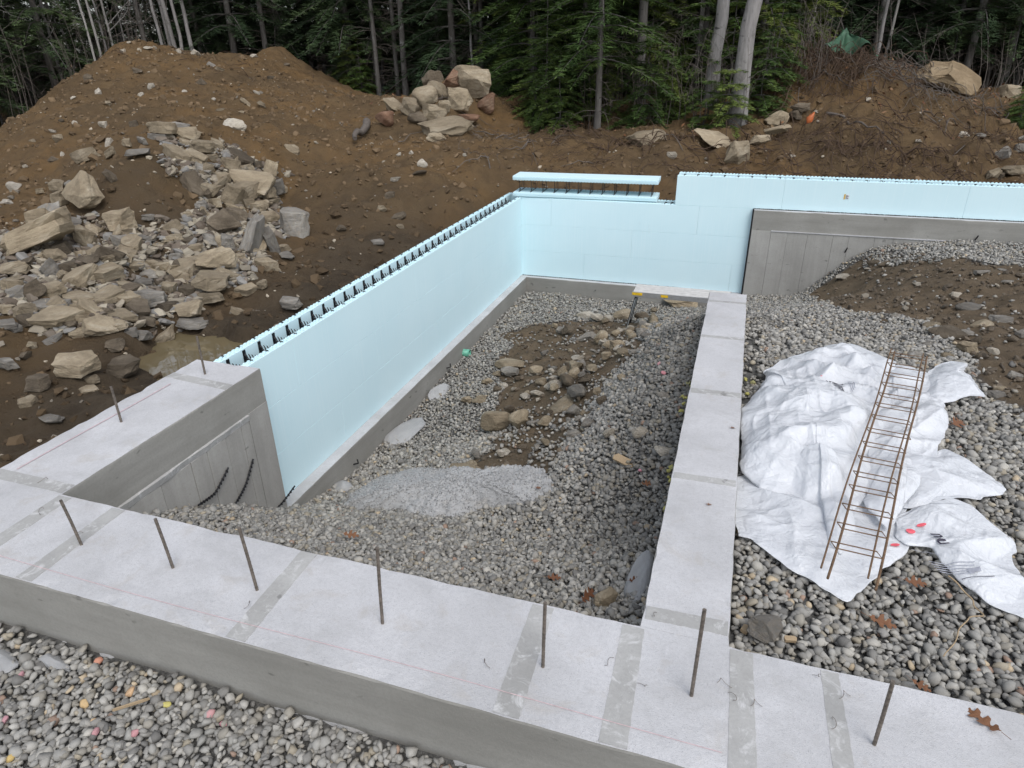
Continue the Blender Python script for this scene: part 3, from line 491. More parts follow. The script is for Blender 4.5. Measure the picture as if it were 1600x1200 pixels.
MOUND=[(-5.54,-0.18,0.442,0.282,0,'w'),(-12.29,4.28,0.136,0.113,0,'w'),(-10.99,5.43,0.247,0.176,-25,'w'),(-12.15,4.97,0.257,0.082,0,'w'),(-7.82,-0.96,0.153,0.181,0,'w'),(-8.89,-0.64,0.117,0.092,0,'w'),(-8.29,-1.55,0.165,0.176,0,'t'),(-7.23,-3.41,0.203,0.186,0,'w'),(-6.89,-3.84,0.179,0.081,0,'w'),(-9.98,1.07,0.179,0.179,30,'w'),(-6.5,-2.11,0.18,0.093,70,'w'),(-8.97,-1.07,0.139,0.066,-10,'w'),(-11.18,5.04,0.15,0.162,0,'w'),(-12.28,5.37,0.131,0.119,0,'w'),(-7.08,2.22,0.263,0.105,-40,'t'),(-8.33,1.82,0.124,0.076,0,'w'),(-7.67,3.42,0.185,0.093,-30,'w'),(-9.09,1.65,0.21,0.172,45,'w'),(-8.89,1.14,0.139,0.102,30,'w'),(-10.4,7.12,0.227,0.101,0,'w'),(-10.04,4.85,0.227,0.136,-30,'g'),(-9.65,4.68,0.224,0.112,-30,'t'),(-7.57,1.8,0.122,0.085,0,'w'),(-8.9,3.06,0.282,0.205,0,'b'),(-10.54,2.88,0.239,0.135,0,'b'),(-9.3,-0.56,0.111,0.094,0,'b'),(-6.68,2.22,0.209,0.123,-30,'t'),(-11.33,2.15,0.204,0.254,20,'b'),(-10.14,0.57,0.119,0.055,20,'w'),(-8.81,0.18,0.149,0.096,0,'t'),(-6.51,-1.52,0.149,0.149,0,'b'),(-9.13,-1.42,0.121,0.073,0,'t'),(-7.84,-1.94,0.084,0.114,0,'w'),(-7.53,-2.38,0.183,0.11,0,'b'),(-7.65,-2.81,0.085,0.071,0,'w'),(-6.84,1.08,0.178,0.062,0,'t'),(-6.73,1.59,0.12,0.064,0,'t'),(-4.43,-0.05,0.281,0.201,-10,'t'),(-12.83,5.1,0.118,0.071,0,'w'),(-9.62,7.56,0.191,0.115,0,'b'),(-8.77,5.55,0.232,0.116,0,'b'),(-1.8,-0.05,0.182,0.159,0,'w'),(-2.42,0.8,0.09,0.09,-40,'w'),(-2.59,0.6,0.113,0.073,20,'w'),(-2.11,-0.49,0.186,0.082,-5,'w'),(-1.86,-1.54,0.166,0.125,0,'t'),(-1.61,-1.5,0.277,0.111,15,'b'),(-1.47,-1.69,0.123,0.116,0,'t'),(-1.4,0.95,0.072,0.072,0,'w'),(-1.24,1.18,0.057,0.057,0,'w'),(-1.79,-0.24,0.3,0.083,10,'b'),(-1.88,-1.19,0.177,0.106,0,'b'),(-1.38,-2.6,0.189,0.079,0,'g'),(-2.23,-2.2,0.167,0.134,0,'b')]
BOUL=[(-4.19,3.59,0.394,0.345,0,'t'),(-3.59,3.31,0.479,0.383,0,'t'),(-3.97,2.82,0.378,0.378,30,'r'),(-3.28,2.96,0.422,0.234,0,'b'),(-3.31,3.46,0.551,0.479,0,'t'),(-2.96,3.17,0.566,0.377,-10,'t'),(-3.16,3.92,0.586,0.366,-25,'t'),(-3.66,4.71,0.511,0.409,0,'b'),(-3.1,4.41,0.549,0.449,20,'r'),(-2.77,3.27,0.282,0.329,0,'t'),(-2.48,4.52,0.748,0.748,0,'t'),(-2.79,4.8,0.655,0.403,0,'t'),(-2.62,3.78,0.579,0.531,0,'t'),(-2.18,4.39,0.447,0.447,20,'r'),(-2.4,3.73,0.482,0.217,0,'r'),(-2.53,2.8,1.151,0.285,6,'t'),(-2.43,1.99,0.394,0.175,0,'t')]
BANK=[(1.58,3.58,0.805,0.335,0,'t'),(2.22,2.61,0.192,0.167,0,'w'),(2.89,3.64,0.741,0.283,-12,'t'),(3.42,2.79,0.493,0.514,0,'t'),(3.81,3.5,0.423,0.233,0,'t'),(4.11,5.11,0.508,0.323,30,'t'),(4.12,4.13,0.501,0.165,12,'t'),(4.52,5.23,0.411,0.183,0,'b'),(4.48,5.18,0.366,0.229,0,'b'),(7.69,7.62,1.319,0.806,-18,'o'),(9.27,8.76,0.508,0.356,0,'t'),(8.12,4.12,0.266,0.266,0,'g'),(8.04,3.16,0.342,0.19,10,'t'),(7.74,3.03,0.266,0.19,25,'t'),(7.68,5.22,0.2,0.113,0,'w'),(7.98,5.22,0.302,0.086,0,'g'),(5.88,5.73,0.137,0.091,0,'w'),(4.9,5.34,0.165,0.073,0,'w'),(4.4,3.11,0.147,0.066,0,'w'),(6.67,4.13,0.124,0.058,0,'w'),(8.61,4.88,0.252,0.21,0,'g'),(8.86,5.74,0.176,0.132,0,'g'),(7.88,3.09,0.152,0.152,0,'b')]
FILLR=[(5.18,-0.57,0.239,0.057,8,'w'),(5.35,-0.55,0.051,0.038,0,'w'),(5.43,-0.74,0.087,0.031,0,'w'),(5.82,-1.82,0.125,0.044,0,'t'),(6.43,-2.03,0.182,0.042,0,'g'),(6.01,-2.77,0.122,0.063,0,'w'),(5.49,-2.99,0.112,0.039,0,'w'),(5.99,-3.38,0.238,0.102,0,'g'),(5.52,-3.89,0.069,0.048,0,'w'),(5.46,-4.2,0.157,0.084,10,'t'),(5.52,-4.56,0.296,0.095,0,'b'),(5.93,-4.05,0.198,0.083,15,'t'),(6.16,-3.81,0.192,0.064,0,'g'),(5.56,-5.03,0.151,0.138,0,'t'),(5.74,-4.65,0.116,0.087,0,'b'),(5.79,-4.92,0.102,0.052,-10,'w'),(5.37,-5.25,0.099,0.063,0,'t'),(5.09,-5.54,0.08,0.063,0,'t'),(5.76,-2.19,0.132,0.037,-10,'w'),(5.21,-3.92,0.088,0.088,0,'g'),(5.62,-5.18,0.125,0.072,0,'b'),(6.63,-2.29,0.125,0.035,0,'g'),(5.54,-5.95,0.095,0.04,0,'t'),(5.5,-6.05,0.109,0.047,0,'g'),(5.77,-5.53,0.168,0.067,-20,'g'),(4.03,-5.62,0.066,0.047,0,'t'),(3.91,-5.6,0.048,0.033,0,'r'),(5.28,-4.93,0.114,0.057,0,'g'),(5.12,-5.28,0.127,0.072,0,'g'),(6.69,-1.88,0.105,0.031,0,'g'),(5.5,-0.65,0.186,0.124,0,'b'),(5.62,-0.83,0.213,0.122,0,'b'),(5.69,-4.47,0.119,0.06,0,'g'),(6.16,-4.38,0.118,0.079,0,'g'),(6.01,-4.6,0.096,0.058,0,'b')]
PITR=[(1.32,-5.14,0.334,0.272,0,'t'),(1.63,-5.24,0.223,0.202,40,'t'),(1.36,-4.8,0.119,0.108,0,'b'),(0.92,-3.46,0.391,0.106,5,'t'),(1.0,-3.71,0.233,0.123,0,'g'),(0.82,-3.7,0.114,0.064,0,'t'),(1.72,-4.22,0.123,0.063,0,'w'),(1.84,-4.22,0.147,0.134,0,'t'),(2.02,-4.43,0.151,0.129,20,'t'),(2.22,-4.78,0.163,0.143,20,'b'),(1.9,-3.7,0.164,0.07,0,'w'),(1.74,-2.49,0.281,0.139,10,'g'),(2.0,-2.79,0.205,0.154,30,'t'),(2.27,-3.72,0.137,0.092,0,'t'),(2.34,-4.2,0.129,0.108,0,'t'),(1.61,-1.91,0.255,0.068,-3,'b'),(1.44,-2.27,0.248,0.152,20,'b'),(1.11,-1.83,0.087,0.087,0,'t'),(2.04,-1.15,0.299,0.179,0,'t'),(2.32,-1.0,0.24,0.12,0,'b'),(1.44,-1.16,0.288,0.106,0,'w'),(1.64,-1.27,0.21,0.12,-20,'w'),(1.87,-1.38,0.147,0.103,0,'w'),(2.84,-0.13,0.539,0.184,5,'t'),(2.46,-0.62,0.111,0.093,0,'t'),(2.75,-4.08,0.127,0.072,0,'g'),(3.16,-6.08,0.095,0.063,0,'g'),(2.03,-4.99,0.324,0.101,28,'t'),(2.22,-5.27,0.135,0.116,0,'g'),(2.36,-5.66,0.083,0.072,0,'g'),(2.5,-5.92,0.13,0.087,0,'g'),(2.39,-5.96,0.139,0.101,0,'g'),(2.77,-6.31,0.121,0.092,0,'w'),(3.05,-6.52,0.135,0.099,0,'w'),(3.27,-6.84,0.154,0.056,0,'w'),(1.93,-5.33,0.157,0.108,0,'t'),(1.39,-6.21,0.3,0.118,-10,'t'),(1.67,-5.99,0.084,0.095,0,'w'),(1.83,-5.8,0.112,0.078,0,'b'),(1.35,-5.38,0.105,0.061,-10,'w'),(0.78,-3.97,0.145,0.097,0,'t'),(0.71,-4.51,0.138,0.106,0,'t'),(0.86,-4.48,0.183,0.082,0,'t'),(1.06,-4.1,0.094,0.061,0,'w'),(1.23,-4.23,0.069,0.06,0,'w'),(1.01,-4.21,0.108,0.084,0,'b'),(1.82,-4.53,0.151,0.086,0,'w'),(1.58,-4.27,0.126,0.09,0,'t'),(1.61,-4.49,0.176,0.066,0,'w'),(2.91,-4.98,0.112,0.056,0,'g'),(2.7,-4.59,0.1,0.06,0,'g'),(2.2,-4.37,0.086,0.064,0,'w'),(2.0,-6.35,0.078,0.058,0,'t'),(1.71,-6.24,0.088,0.046,0,'t'),(1.78,-5.28,0.12,0.06,0,'g'),(2.55,-5.54,0.109,0.109,0,'b'),(2.43,-5.15,0.096,0.077,0,'t'),(2.67,-5.16,0.086,0.075,0,'t'),(1.29,-2.18,0.14,0.112,0,'g'),(2.14,-4.55,0.105,0.076,0,'g'),(2.3,-2.06,0.109,0.082,0,'w'),(2.16,-2.51,0.131,0.094,0,'t'),(1.21,-4.02,0.094,0.071,0,'b'),(1.45,-4.4,0.067,0.058,0,'t'),(1.33,-3.86,0.067,0.052,0,'w'),(1.8,-3.8,0.084,0.056,0,'t'),(2.12,-3.78,0.115,0.083,0,'g'),(3.15,-8.48,0.132,0.09,0,'t'),(0.05,-8.24,0.147,0.11,0,'w'),(3.9,-8.86,0.167,0.112,-25,'g')]
# ---------------------------------------------------------------- gravel and loose stones
def octa(sub):
    V = [(1, 0, 0), (-1, 0, 0), (0, 1, 0), (0, -1, 0), (0, 0, 1), (0, 0, -1)]; F = [(0, 2, 4), (2, 1, 4), (1, 3, 4), (3, 0, 4), (2, 0, 5), (1, 2, 5), (3, 1, 5), (0, 3, 5)]; return refine(V, F, sub)
def refine(V, F, sub):
    V = list(V)
    for _ in range(sub):
        mid = {}; N = []
        def md(a, b):
            k = (min(a, b), max(a, b))
            if k not in mid:
                p = np.array(V[a]) + np.array(V[b]); V.append(tuple(p / np.linalg.norm(p))); mid[k] = len(V) - 1
            return mid[k]
        for a, b, c in F: x, y, z = md(a, b), md(b, c), md(c, a); N += [(a, x, z), (b, y, x), (c, z, y), (x, y, z)]
        F = N
    return np.array(V, float), np.array(F)
def ico(sub):
    t = (1 + 5 ** .5) / 2; V = np.array([(-1, t, 0), (1, t, 0), (-1, -t, 0), (1, -t, 0), (0, -1, t), (0, 1, t), (0, -1, -t), (0, 1, -t), (t, 0, -1), (t, 0, 1), (-t, 0, -1), (-t, 0, 1)], float)
    F = [(0, 11, 5), (0, 5, 1), (0, 1, 7), (0, 7, 10), (0, 10, 11), (1, 5, 9), (5, 11, 4), (11, 10, 2), (10, 7, 6), (7, 1, 8), (3, 9, 4), (3, 4, 2), (3, 2, 6), (3, 6, 8), (3, 8, 9), (4, 9, 5), (2, 4, 11), (6, 2, 10), (8, 6, 7), (9, 8, 1)]
    V = [tuple(v / np.linalg.norm(v)) for v in V]
    for _ in range(sub):
        mid = {}; N = []
        def md(a, b):
            k = (min(a, b), max(a, b))
            if k not in mid:
                p = np.array(V[a]) + np.array(V[b]); V.append(tuple(p / np.linalg.norm(p))); mid[k] = len(V) - 1
            return mid[k]
        for a, b, c in F: x, y, z = md(a, b), md(b, c), md(c, a); N += [(a, x, z), (b, y, x), (c, z, y), (x, y, z)]
        F = N
    return np.array(V), np.array(F)
I0, I1, I2, I3 = ico(0), ico(1), ico(2), ico(3); O0, O1 = octa(0), octa(1)
def chip(V, rng, nplanes, lo, hi, wob=.12):
    V = V.copy(); f = rng.normal(size=(4, 3)); ph = rng.random(4) * 6
    for k in range(4): V *= 1 + wob * .5 * np.sin(V @ f[k] * 1.6 + ph[k])[:, None]
    for _ in range(nplanes):
        n = rng.normal(size=3); n /= np.linalg.norm(n); d = rng.uniform(lo, hi); s = V @ n - d; V -= np.maximum(s, 0)[:, None] * n
    mn, mx = V.min(0), V.max(0); return (V - (mn + mx) / 2) / (mx - mn)
def quat_mats(rng, n, tilt):
    yaw = rng.random(n) * 2 * math.pi; a = rng.normal(0, tilt, n); b = rng.normal(0, tilt, n)
    cz, sz, cx, sx, cy, sy = np.cos(yaw), np.sin(yaw), np.cos(a), np.sin(a), np.cos(b), np.sin(b); z = np.zeros(n); o = np.ones(n)
    Rz = np.stack([cz, -sz, z, sz, cz, z, z, z, o], 1).reshape(-1, 3, 3); Rx = np.stack([o, z, z, z, cx, -sx, z, sx, cx], 1).reshape(-1, 3, 3); Ry = np.stack([cy, z, sy, z, o, z, -sy, z, cy], 1).reshape(-1, 3, 3)
    return Rx @ Ry @ Rz
def scatter(mb, base, rng, P, S, C, tilt=.35, nvar=22, planes=(10, .45, .82), wob=.22):
    V0, F0 = base; var = [chip(V0, rng, *planes, wob) for _ in range(nvar)]; n = len(P); pick = rng.integers(0, nvar, n); Rm = quat_mats(rng, n, tilt)
    VV = np.stack(var)[pick] * S[:, None, :]; VV = np.einsum('nij,nvj->nvi', Rm, VV) + P[:, None]
    k = len(V0); F = (F0[None] + (np.arange(n) * k)[:, None, None]).reshape(-1, 3)
    mb.add(VV.reshape(-1, 3), F, 0, np.repeat(C, k, 0))
PAL = np.array([(.25, .25, .245), (.20, .198, .194), (.30, .297, .288), (.165, .164, .162), (.225, .215, .195), (.34, .333, .315), (.27, .245, .20), (.12, .119, .118), (.36, .30, .22), (.24, .17, .135)])
PW = np.array([.22, .19, .16, .12, .13, .08, .04, .04, .010, .008]); PW /= PW.sum()
def colours(rng, n): return PAL[rng.choice(len(PAL), n, p=PW)] * rng.uniform(.86, 1.14, (n, 1)) * np.array([1.24, 1.20, 1.12])
CAMXY = np.array([3.567, -11.232])
def gravel(name, x0, x1, y0, y1, zf, ok, label, seed, sp=.037, colmul=None, warm=1.0):
    rng = np.random.default_rng(seed); xs = np.arange(x0, x1, sp); ys = np.arange(y0, y1, sp); X, Y = np.meshgrid(xs, ys); X = X.ravel() + rng.uniform(-.5, .5, X.size) * sp; Y = Y.ravel() + rng.uniform(-.5, .5, Y.size) * sp
    X2 = rng.uniform(x0, x1, int(len(X) * .42)); Y2 = rng.uniform(y0, y1, len(X2)); lay2 = np.r_[np.zeros(len(X)), np.ones(len(X2))]; X = np.r_[X, X2]; Y = np.r_[Y, Y2]
    k = rng.random(len(X)) < ok(X, Y); X, Y, lay2 = X[k], Y[k], lay2[k]; n = len(X)
    a = np.clip(np.exp(rng.normal(math.log(.036), .28, n)), .015, .064); S = np.stack([a, a * rng.uniform(.62, .92, n), a * rng.uniform(.42, .7, n)], 1)
    Zv = zf(X, Y) + S[:, 2] * .18 + lay2 * rng.uniform(.008, .022, n); P = np.stack([X, Y, Zv], 1); C = colours(rng, n)
    C = C * np.array([1, 1, 1]) ** warm
    if colmul is not None: C = C * colmul(X, Y)[:, None]
    d = np.hypot(X - CAMXY[0], Y - CAMXY[1]); m = MB(); thin = (d > 6.6) & (rng.random(n) < .22)
    for msk, base in ((d < 4.3, O1), ((d >= 4.3) & (d < 6.4), I0), ((d >= 6.4) & ~thin, O0)):
        if msk.any(): scatter(m, base, rng, P[msk], S[msk] * (1.03 if base is O1 else 1.12 if base is I0 else 1.22), C[msk], .4)
    o = m.build(name, M['stone'], None, True, True); tag(o, label, 'gravel', None, 'stuff'); return o
def ok_pit(x, y):
    d = dirt_mask(x, y); sp_ = inside_poly(1.25 + (x - 1.25) * 1.1 + fbm(x * 3, y * 3, 5, 2) * .10, -6.6 + (y + 6.6) * 1.14 + fbm(x * 3 + 4, y * 3, 6, 2) * .10, SPILL)
    p = np.where(d > .5, .02 + .2 * (fbm(x * 2, y * 2, 15, 2) > .18), 1.0); p = np.where(sp_, .03, p); return p
def colmul_pit(x, y): return 1 - .33 * sstep(2.5, 3.1, x) * sstep(-8.3, -7.4, y) * sstep(-3.6, -4.4, y) - .0 * x  # colour factor: pit stones darker in a band beside the divider
gravel('gravel', .125, 3.385, -9.04, -.11, fill_z, ok_pit, 'grey rounded gravel in the pit between foam wall and divider', 1, .0285, colmul_pit)
def ok_fill(x, y):
    d = dirt_mask(x, y); vis = (x < 3.9 + (y + 9.6) * .62 + 1.6) | (y > -1.9); strip = (y > -1.6) & (x > 5.4) & (y > -.9 - .35 * (x - 5.4) + fbm(x * 2, y * 2, 8, 2) * .4)
    p = np.where(d > .5, .012, 1.0); p = np.where(strip, 1.0, p); p = np.where((x < 3.77) & (y < -4.33), 0, p); edge = (x < 4.15) & (y > -7.2) & (y < -4.9) & (fbm(x * 4, y * 2, 12, 3) > .02); p = np.where(edge, .25, p)
    return p * vis
gravel('gravel', 3.385, 8.6, -9.04, -.11, fill_z, ok_fill, 'grey gravel bed right of the divider under the plastic sheeting', 2, .029, lambda x, y: 1.0 + .06 * sstep(-6.5, -4, y))
def ok_front(x, y): return ((y > -9.7 - .95 * np.maximum(1 - np.abs(x - 1.5) / 2.1, 0) ** .5 - .12) & (x < 3.3)) * np.where((y > -9.72 - .12 * np.maximum(fbm(x * 2, y * 0, 3, 3), -.3)) , .75, np.where((x < .55) & (y > -9.95), .35, 1.0))
gravel('gravel', .15, 3.6, -11.0, -9.66, ground_z, ok_front, 'grey gravel outside the front wall at the bottom corner', 3, .0265)
# stray spray-painted stones
rng = np.random.default_rng(77); PP = []; PC = []
for (x, y), c in zip([(.978,-9.70),(1.262,-9.79),(1.116,-9.9),(1.23,-9.95),(1.48,-9.8),(1.452,-9.95),(1.691,-9.78),(1.773,-9.80),(1.039,-10.18),(.682,-9.86),(1.28,-9.99),(.845,-10.06)], [(.75,.28,.14),(.75,.45,.2),(.7,.45,.16),(.7,.45,.2),(.72,.62,.1),(.7,.28,.3),(.66,.3,.3),(.7,.22,.28),(.75,.5,.1),(.68,.3,.34),(.66,.28,.3),(.66,.28,.32)]): PP.append((x, y, float(ground_z(np.array([x]), np.array([y]))[0]) + .022)); PC.append(c)
for (x, y), c in zip([(3.048,-5.449),(3.118,-5.71),(3.116,-6.923)], [(.6,.25,.27),(.62,.18,.22),(.7,.22,.3)]): PP.append((x, y, float(fill_z(np.array([x]), np.array([y]))[0]) + .03)); PC.append(c)
for cx, cy, n in ((3.35,-7.1,6),(3.37,-7.45,5),(3.35,-6.3,5),(3.36,-6.1,3),(3.80,-6.1,3),(3.80,-6.4,2)):
    for _ in range(n): x, y = cx + rng.normal(0, .012), cy + rng.normal(0, .08); PP.append((x, y, float(fill_z(np.array([x]), np.array([y]))[0]) + .03)); PC.append((.62, .56, .07) if rng.random() < .8 else (.45, .42, .12))
m = MB(); n = len(PP); a = rng.uniform(.03, .05, n); scatter(m, I1, rng, np.array(PP), np.stack([a, a * .8, a * .6], 1), np.array(PC) * .62 + .085); tag(m.build('painted_stones', M['stone'], None, True, True), 'stones splashed with pink, orange and yellow marking paint', 'stones', None, 'stuff')
# small loose stones and clods over the dirt
def near_ground(n, rng, x0, x1, y0, y1):
    x = rng.uniform(x0, x1, n); y = rng.uniform(y0, y1, n); k = hole(x, y) & ~((y < -9.2)); return x[k], y[k]
rng = np.random.default_rng(5); x, y = near_ground(6000, rng, -13, 9.5, -8.9, 9); n = len(x); cl = fbm(x * .9, y * .9, 14, 3); k = rng.random(n) < np.clip(.35 + cl * 1.6, .05, 1); x, y = x[k], y[k]; n = len(x)
a = np.clip(np.exp(rng.normal(math.log(.032), .5, n)), .012, .12); S = np.stack([a, a * .8, a * .55], 1); C = np.where(rng.random((n, 1)) < .45, np.array([[.42, .36, .27]]), np.array([[.20, .17, .13]])) * rng.uniform(.6, 1.15, (n, 1))
m = MB(); scatter(m, I0, rng, np.stack([x, y, ground_z(x, y) + S[:, 2] * .15], 1), S, C, .5); tag(m.build('loose_stones', M['stone'], None, False, True), 'small pale stones strewn over the brown dirt', 'stones', None, 'stuff')
x, y = near_ground(18000, rng, -13, 9.5, -8.9, 7); n = len(x); a = np.clip(np.exp(rng.normal(math.log(.05), .55, n)), .02, .2); S = np.stack([a, a * .85, a * .6], 1)
C = np.array([[.145, .100, .058]]) * rng.uniform(.6, 1.25, (n, 1)) * (1 - .5 * wet(x, y))[:, None]; m = MB(); Pz = np.stack([x, y, ground_z(x, y)], 1)
for q, bs in ((a > .07, I0), (a <= .07, O0)): scatter(m, bs, rng, Pz[q], S[q], C[q], .5, 14, (6, .5, .8), .3)
tag(m.build('dirt_clods', M['litter'], None, False, True), 'crumbly clods of brown soil on the dirt banks', 'soil', None, 'stuff')
x = rng.uniform(.3, 8.5, 6500); y = rng.uniform(-7, -.2, 6500); k = dirt_mask(x, y) > .5; x, y = x[k], y[k]; n = len(x); a = np.clip(np.exp(rng.normal(math.log(.03), .5, n)), .012, .09); S = np.stack([a, a * .8, a * .55], 1)
C = np.where(rng.random((n, 1)) < .05, np.array([[.32, .28, .22]]), np.array([[.115, .088, .060]])) * rng.uniform(.6, 1.2, (n, 1)); m = MB(); scatter(m, I0, rng, np.stack([x, y, fill_z(x, y) + S[:, 2] * .1], 1), S, C, .5); tag(m.build('loose_stones', M['stone'], None, False, True), 'crumbs of soil and small stones on the dirt inside the foundation', 'stones', None, 'stuff')

# ---------------------------------------------------------------- rocks, one object each
rng = np.random.default_rng(31)
def hull(P):
    import bmesh
    bm = bmesh.new(); vs = [bm.verts.new(p) for p in P]; r = bmesh.ops.convex_hull(bm, input=vs)
    dead = [g for g in r['geom_interior'] if isinstance(g, bmesh.types.BMVert)]; bmesh.ops.delete(bm, geom=list(set(dead)), context='VERTS')
    bmesh.ops.bevel(bm, geom=list(bm.edges), offset=.022, segments=1, affect='EDGES', clamp_overlap=True)
    bmesh.ops.triangulate(bm, faces=bm.faces); bmesh.ops.subdivide_edges(bm, edges=list(bm.edges), cuts=2, use_grid_fill=True); bmesh.ops.triangulate(bm, faces=bm.faces); bm.verts.index_update(); V = np.array([v.co[:] for v in bm.verts]); F = np.array([[v.index for v in f.verts] for f in bm.faces]); bm.free(); return V, F
def rockmesh(kind, m):
    if kind == 'round': V = chip(I3[0], rng, 7, .66, .92, .24); return MB().add(V, I3[1]).mesh('rock', M[m], True)
    if kind == 'slab':                              # split flake: irregular outline, two rough parallel faces
        k = rng.integers(5, 8); th = np.sort(rng.random(k) * .5 + np.arange(k)) * 2 * math.pi / k; r = rng.uniform(.7, 1.05, k); sh = rng.normal(0, .12, 2); P = []
        for z_, q in ((-.5, rng.uniform(.75, 1.02, k)), (.5, rng.uniform(.72, 1.0, k))):
            for a, b, c in zip(th, r, q): P.append((math.cos(a) * b * c + sh[0] * z_, math.sin(a) * b * c * .85 + sh[1] * z_, z_ * rng.uniform(.72, 1.0) + .12 * math.cos(a)))
    else:
        P = rng.normal(size=(15, 3)); P /= np.linalg.norm(P, axis=1)[:, None]; P = np.sign(P) * np.abs(P) ** .75 * rng.uniform(.85, 1.05, (15, 1))
    V, F = hull(P); q = rng.uniform(0, 50); V = V * (1 + .16 * fbm(V[:, 0] * 2.2 + V[:, 2] * 1.7 + q, V[:, 1] * 2.2 - V[:, 2] * 2.1, 5, 3, .6))[:, None] + np.outer(.10 * fbm(V[:, 2] * 7 + q, V[:, 0] * .8 + V[:, 1] * .7, 9, 2), (1, 1, 0)) * np.sign(V); mn, mx = V.min(0), V.max(0); V = (V - (mn + mx) / 2) / (mx - mn); return MB().add(V, F).mesh('rock', M[m], False)
RM = {(k, m): [rockmesh(k, m) for _ in range(n)] for m in 'tgbwro' for k, n in (('slab', 9), ('block', 7), ('round', 4))}
def put_rock(x, y, L, H, ang, tone, kind, zf, name='rock', wf=None, lift=.30, wid=None, yaw=None):
    me = random.choice(RM[(kind, tone)]); W = L * (wid or random.uniform(.6, .9)); z = float(zf(np.array([x]), np.array([y]))[0]) + H * lift
    rot = Matrix.Rotation(R_(18.6 + (yaw if yaw is not None else random.uniform(-25, 25))), 4, 'Z') @ Matrix.Rotation(R_(-ang), 4, 'Y') @ Matrix.Rotation(R_(random.uniform(-8, 14)), 4, 'X') @ Matrix.Rotation(random.choice((0, math.pi)), 4, 'Z')
    return ob(name, me, None, (x, y, z), rot.to_euler(), (L * 1.06, W, H * 1.0))
random.seed(12)
SPEC = {}
def special(lst, idx, label): SPEC[(id(lst), idx)] = label
special(HEAP, 0, 'blocky tan rock crowning the dirt cone of the rock heap'); special(HEAP, 4, 'big tan rock leaning on the shaded side of the dirt cone'); special(HEAP, 8, 'longest flat tan slab at the lower edge of the rock heap'); special(HEAP, 12, 'large flat slab on the slope of the rock heap'); special(HEAP, 19, 'tall dark slab standing upright in the rock heap'); special(HEAP, 21, 'blue-grey boulder sitting alone just beside the rock heap'); special(HEAP, 18, 'brown boulder beside the upright standing slab'); special(HEAP, 58, 'broad tan and grey triangular rock low in the rock heap')
special(MOUND, 0, 'pale boulder lying on the dirt mound above the rock heap'); special(BANK, 0, 'broad boulder half buried in the bank behind the lying foam block'); special(BANK, 9, 'very big tan boulder with sloping top at the forest edge'); special(BANK, 3, 'tan boulder with a pale edge below the big grey trunk'); special(BANK, 11, 'light grey rock on the bank at the far side of the photo'); special(BANK, 2, 'flat boulder on the bank rim just before the big grey trunk')
special(PITR, 0, 'square tan boulder in the middle of the pit dirt'); special(PITR, 1, 'slab leaning beside the square tan boulder in the pit'); special(PITR, 23, 'orange-tan boulder by the far end of the divider wall'); special(PITR, 3, 'long flat stone on the pit dirt near the green pipe'); special(PITR, 36, 'smooth tan stone behind the grey concrete spill'); special(PITR, 27, 'long narrow tan stone lying aslant in the pit'); special(len(PITR) and PITR, 67, 'smooth pale cobble beside the front wall and divider corner'); special(PITR, 68, 'pale cobble on the gravel next to the black plastic strips'); special(PITR, 69, 'flat split stone in the corner of divider and front wall')
special(FILLR, 13, 'rounded tan boulder where gravel meets dirt right of the divider'); special(FILLR, 10, 'flat brown stone half sunk at the dirt edge'); special(FILLR, 7, 'rough grey rock on the dirt slope below the rear wall'); special(BOUL, 15, 'long tan slab lying in front of the boulder pile'); special(BOUL, 10, 'biggest boulder on top of the pile by the fir')
TN = dict(t='tan', g='grey', b='brown', w='pale', r='reddish', o='ochre')
def describe(label, x, y, L, t):
    if 'heap' in label:
        z = 'on the ridge of the cone' if y > -2.6 else 'beside the dirt cone' if y > -4.2 else 'in the middle of the fan' if y > -5.5 else 'at the near edge towards the puddle'; z += ', outer side' if x < -4.2 else ', inner side' if x > -2.8 else ''
        s_ = 'small' if L < .2 else 'medium' if L < .34 else 'large'; return f'{s_} {TN[t]} angular rock of the heap {z}'
    if 'mound' in label: z = 'near the crest' if y > 3.5 else 'halfway up' if y > .5 else 'near the foot'; z += ' at the outer flank' if x < -9.5 else ' above the heap' if x < -5 else ' towards the boulder pile'; return f'{"small" if L < .18 else "larger"} {TN[t]} stone on the dirt mound {z}'
    if 'pit' in label: z = 'near the rear wall' if y > -2.6 else 'in the middle of the dirt' if y > -5 else 'towards the concrete spill'; z += ', divider side' if x > 2.4 else ', foam wall side' if x < 1.4 else ''; return f'{"small" if L < .14 else "larger"} {TN[t]} cobble in the pit {z}'
    if 'slope' in label: z = 'high up by the rear wall' if y > -2 else 'in the middle' if y > -4 else 'at the gravel border'; return f'{"small" if L < .16 else "larger"} {TN[t]} stone on the inside dirt slope {z}'
    if 'bank' in label: z = 'below the pale trunk' if x < 4.2 else 'on the brush mound' if x < 7 else 'at the far end'; return f'{"small" if L < .25 else "larger"} {TN[t]} stone on the bank {z}, behind the foam wall'
    z = 'in its front row' if y < 4.6 else 'in its upper rows'; return f'{"small" if L < .42 else "middling" if L < .6 else "large"} {TN[t]} boulder of the pile at the forest edge, {z}'
def rocks(lst, kinds, zf, label, group, cat='rock', lift=.38, jit=25, name='rock'):
    TONE = dict(t='tan', g='grey', b='brown', w='pale', r='reddish')
    for i, (x, y, L, H, a, t) in enumerate(lst):
        k = random.choice(kinds); o = put_rock(x, y, L, max(H * .95, L * .26), a if abs(a) < 50 else a, t, k, zf, name, lift=lift)
        lb = SPEC.get((id(lst), i)); tag(o, lb or describe(label, x, y, L, t), cat, group)
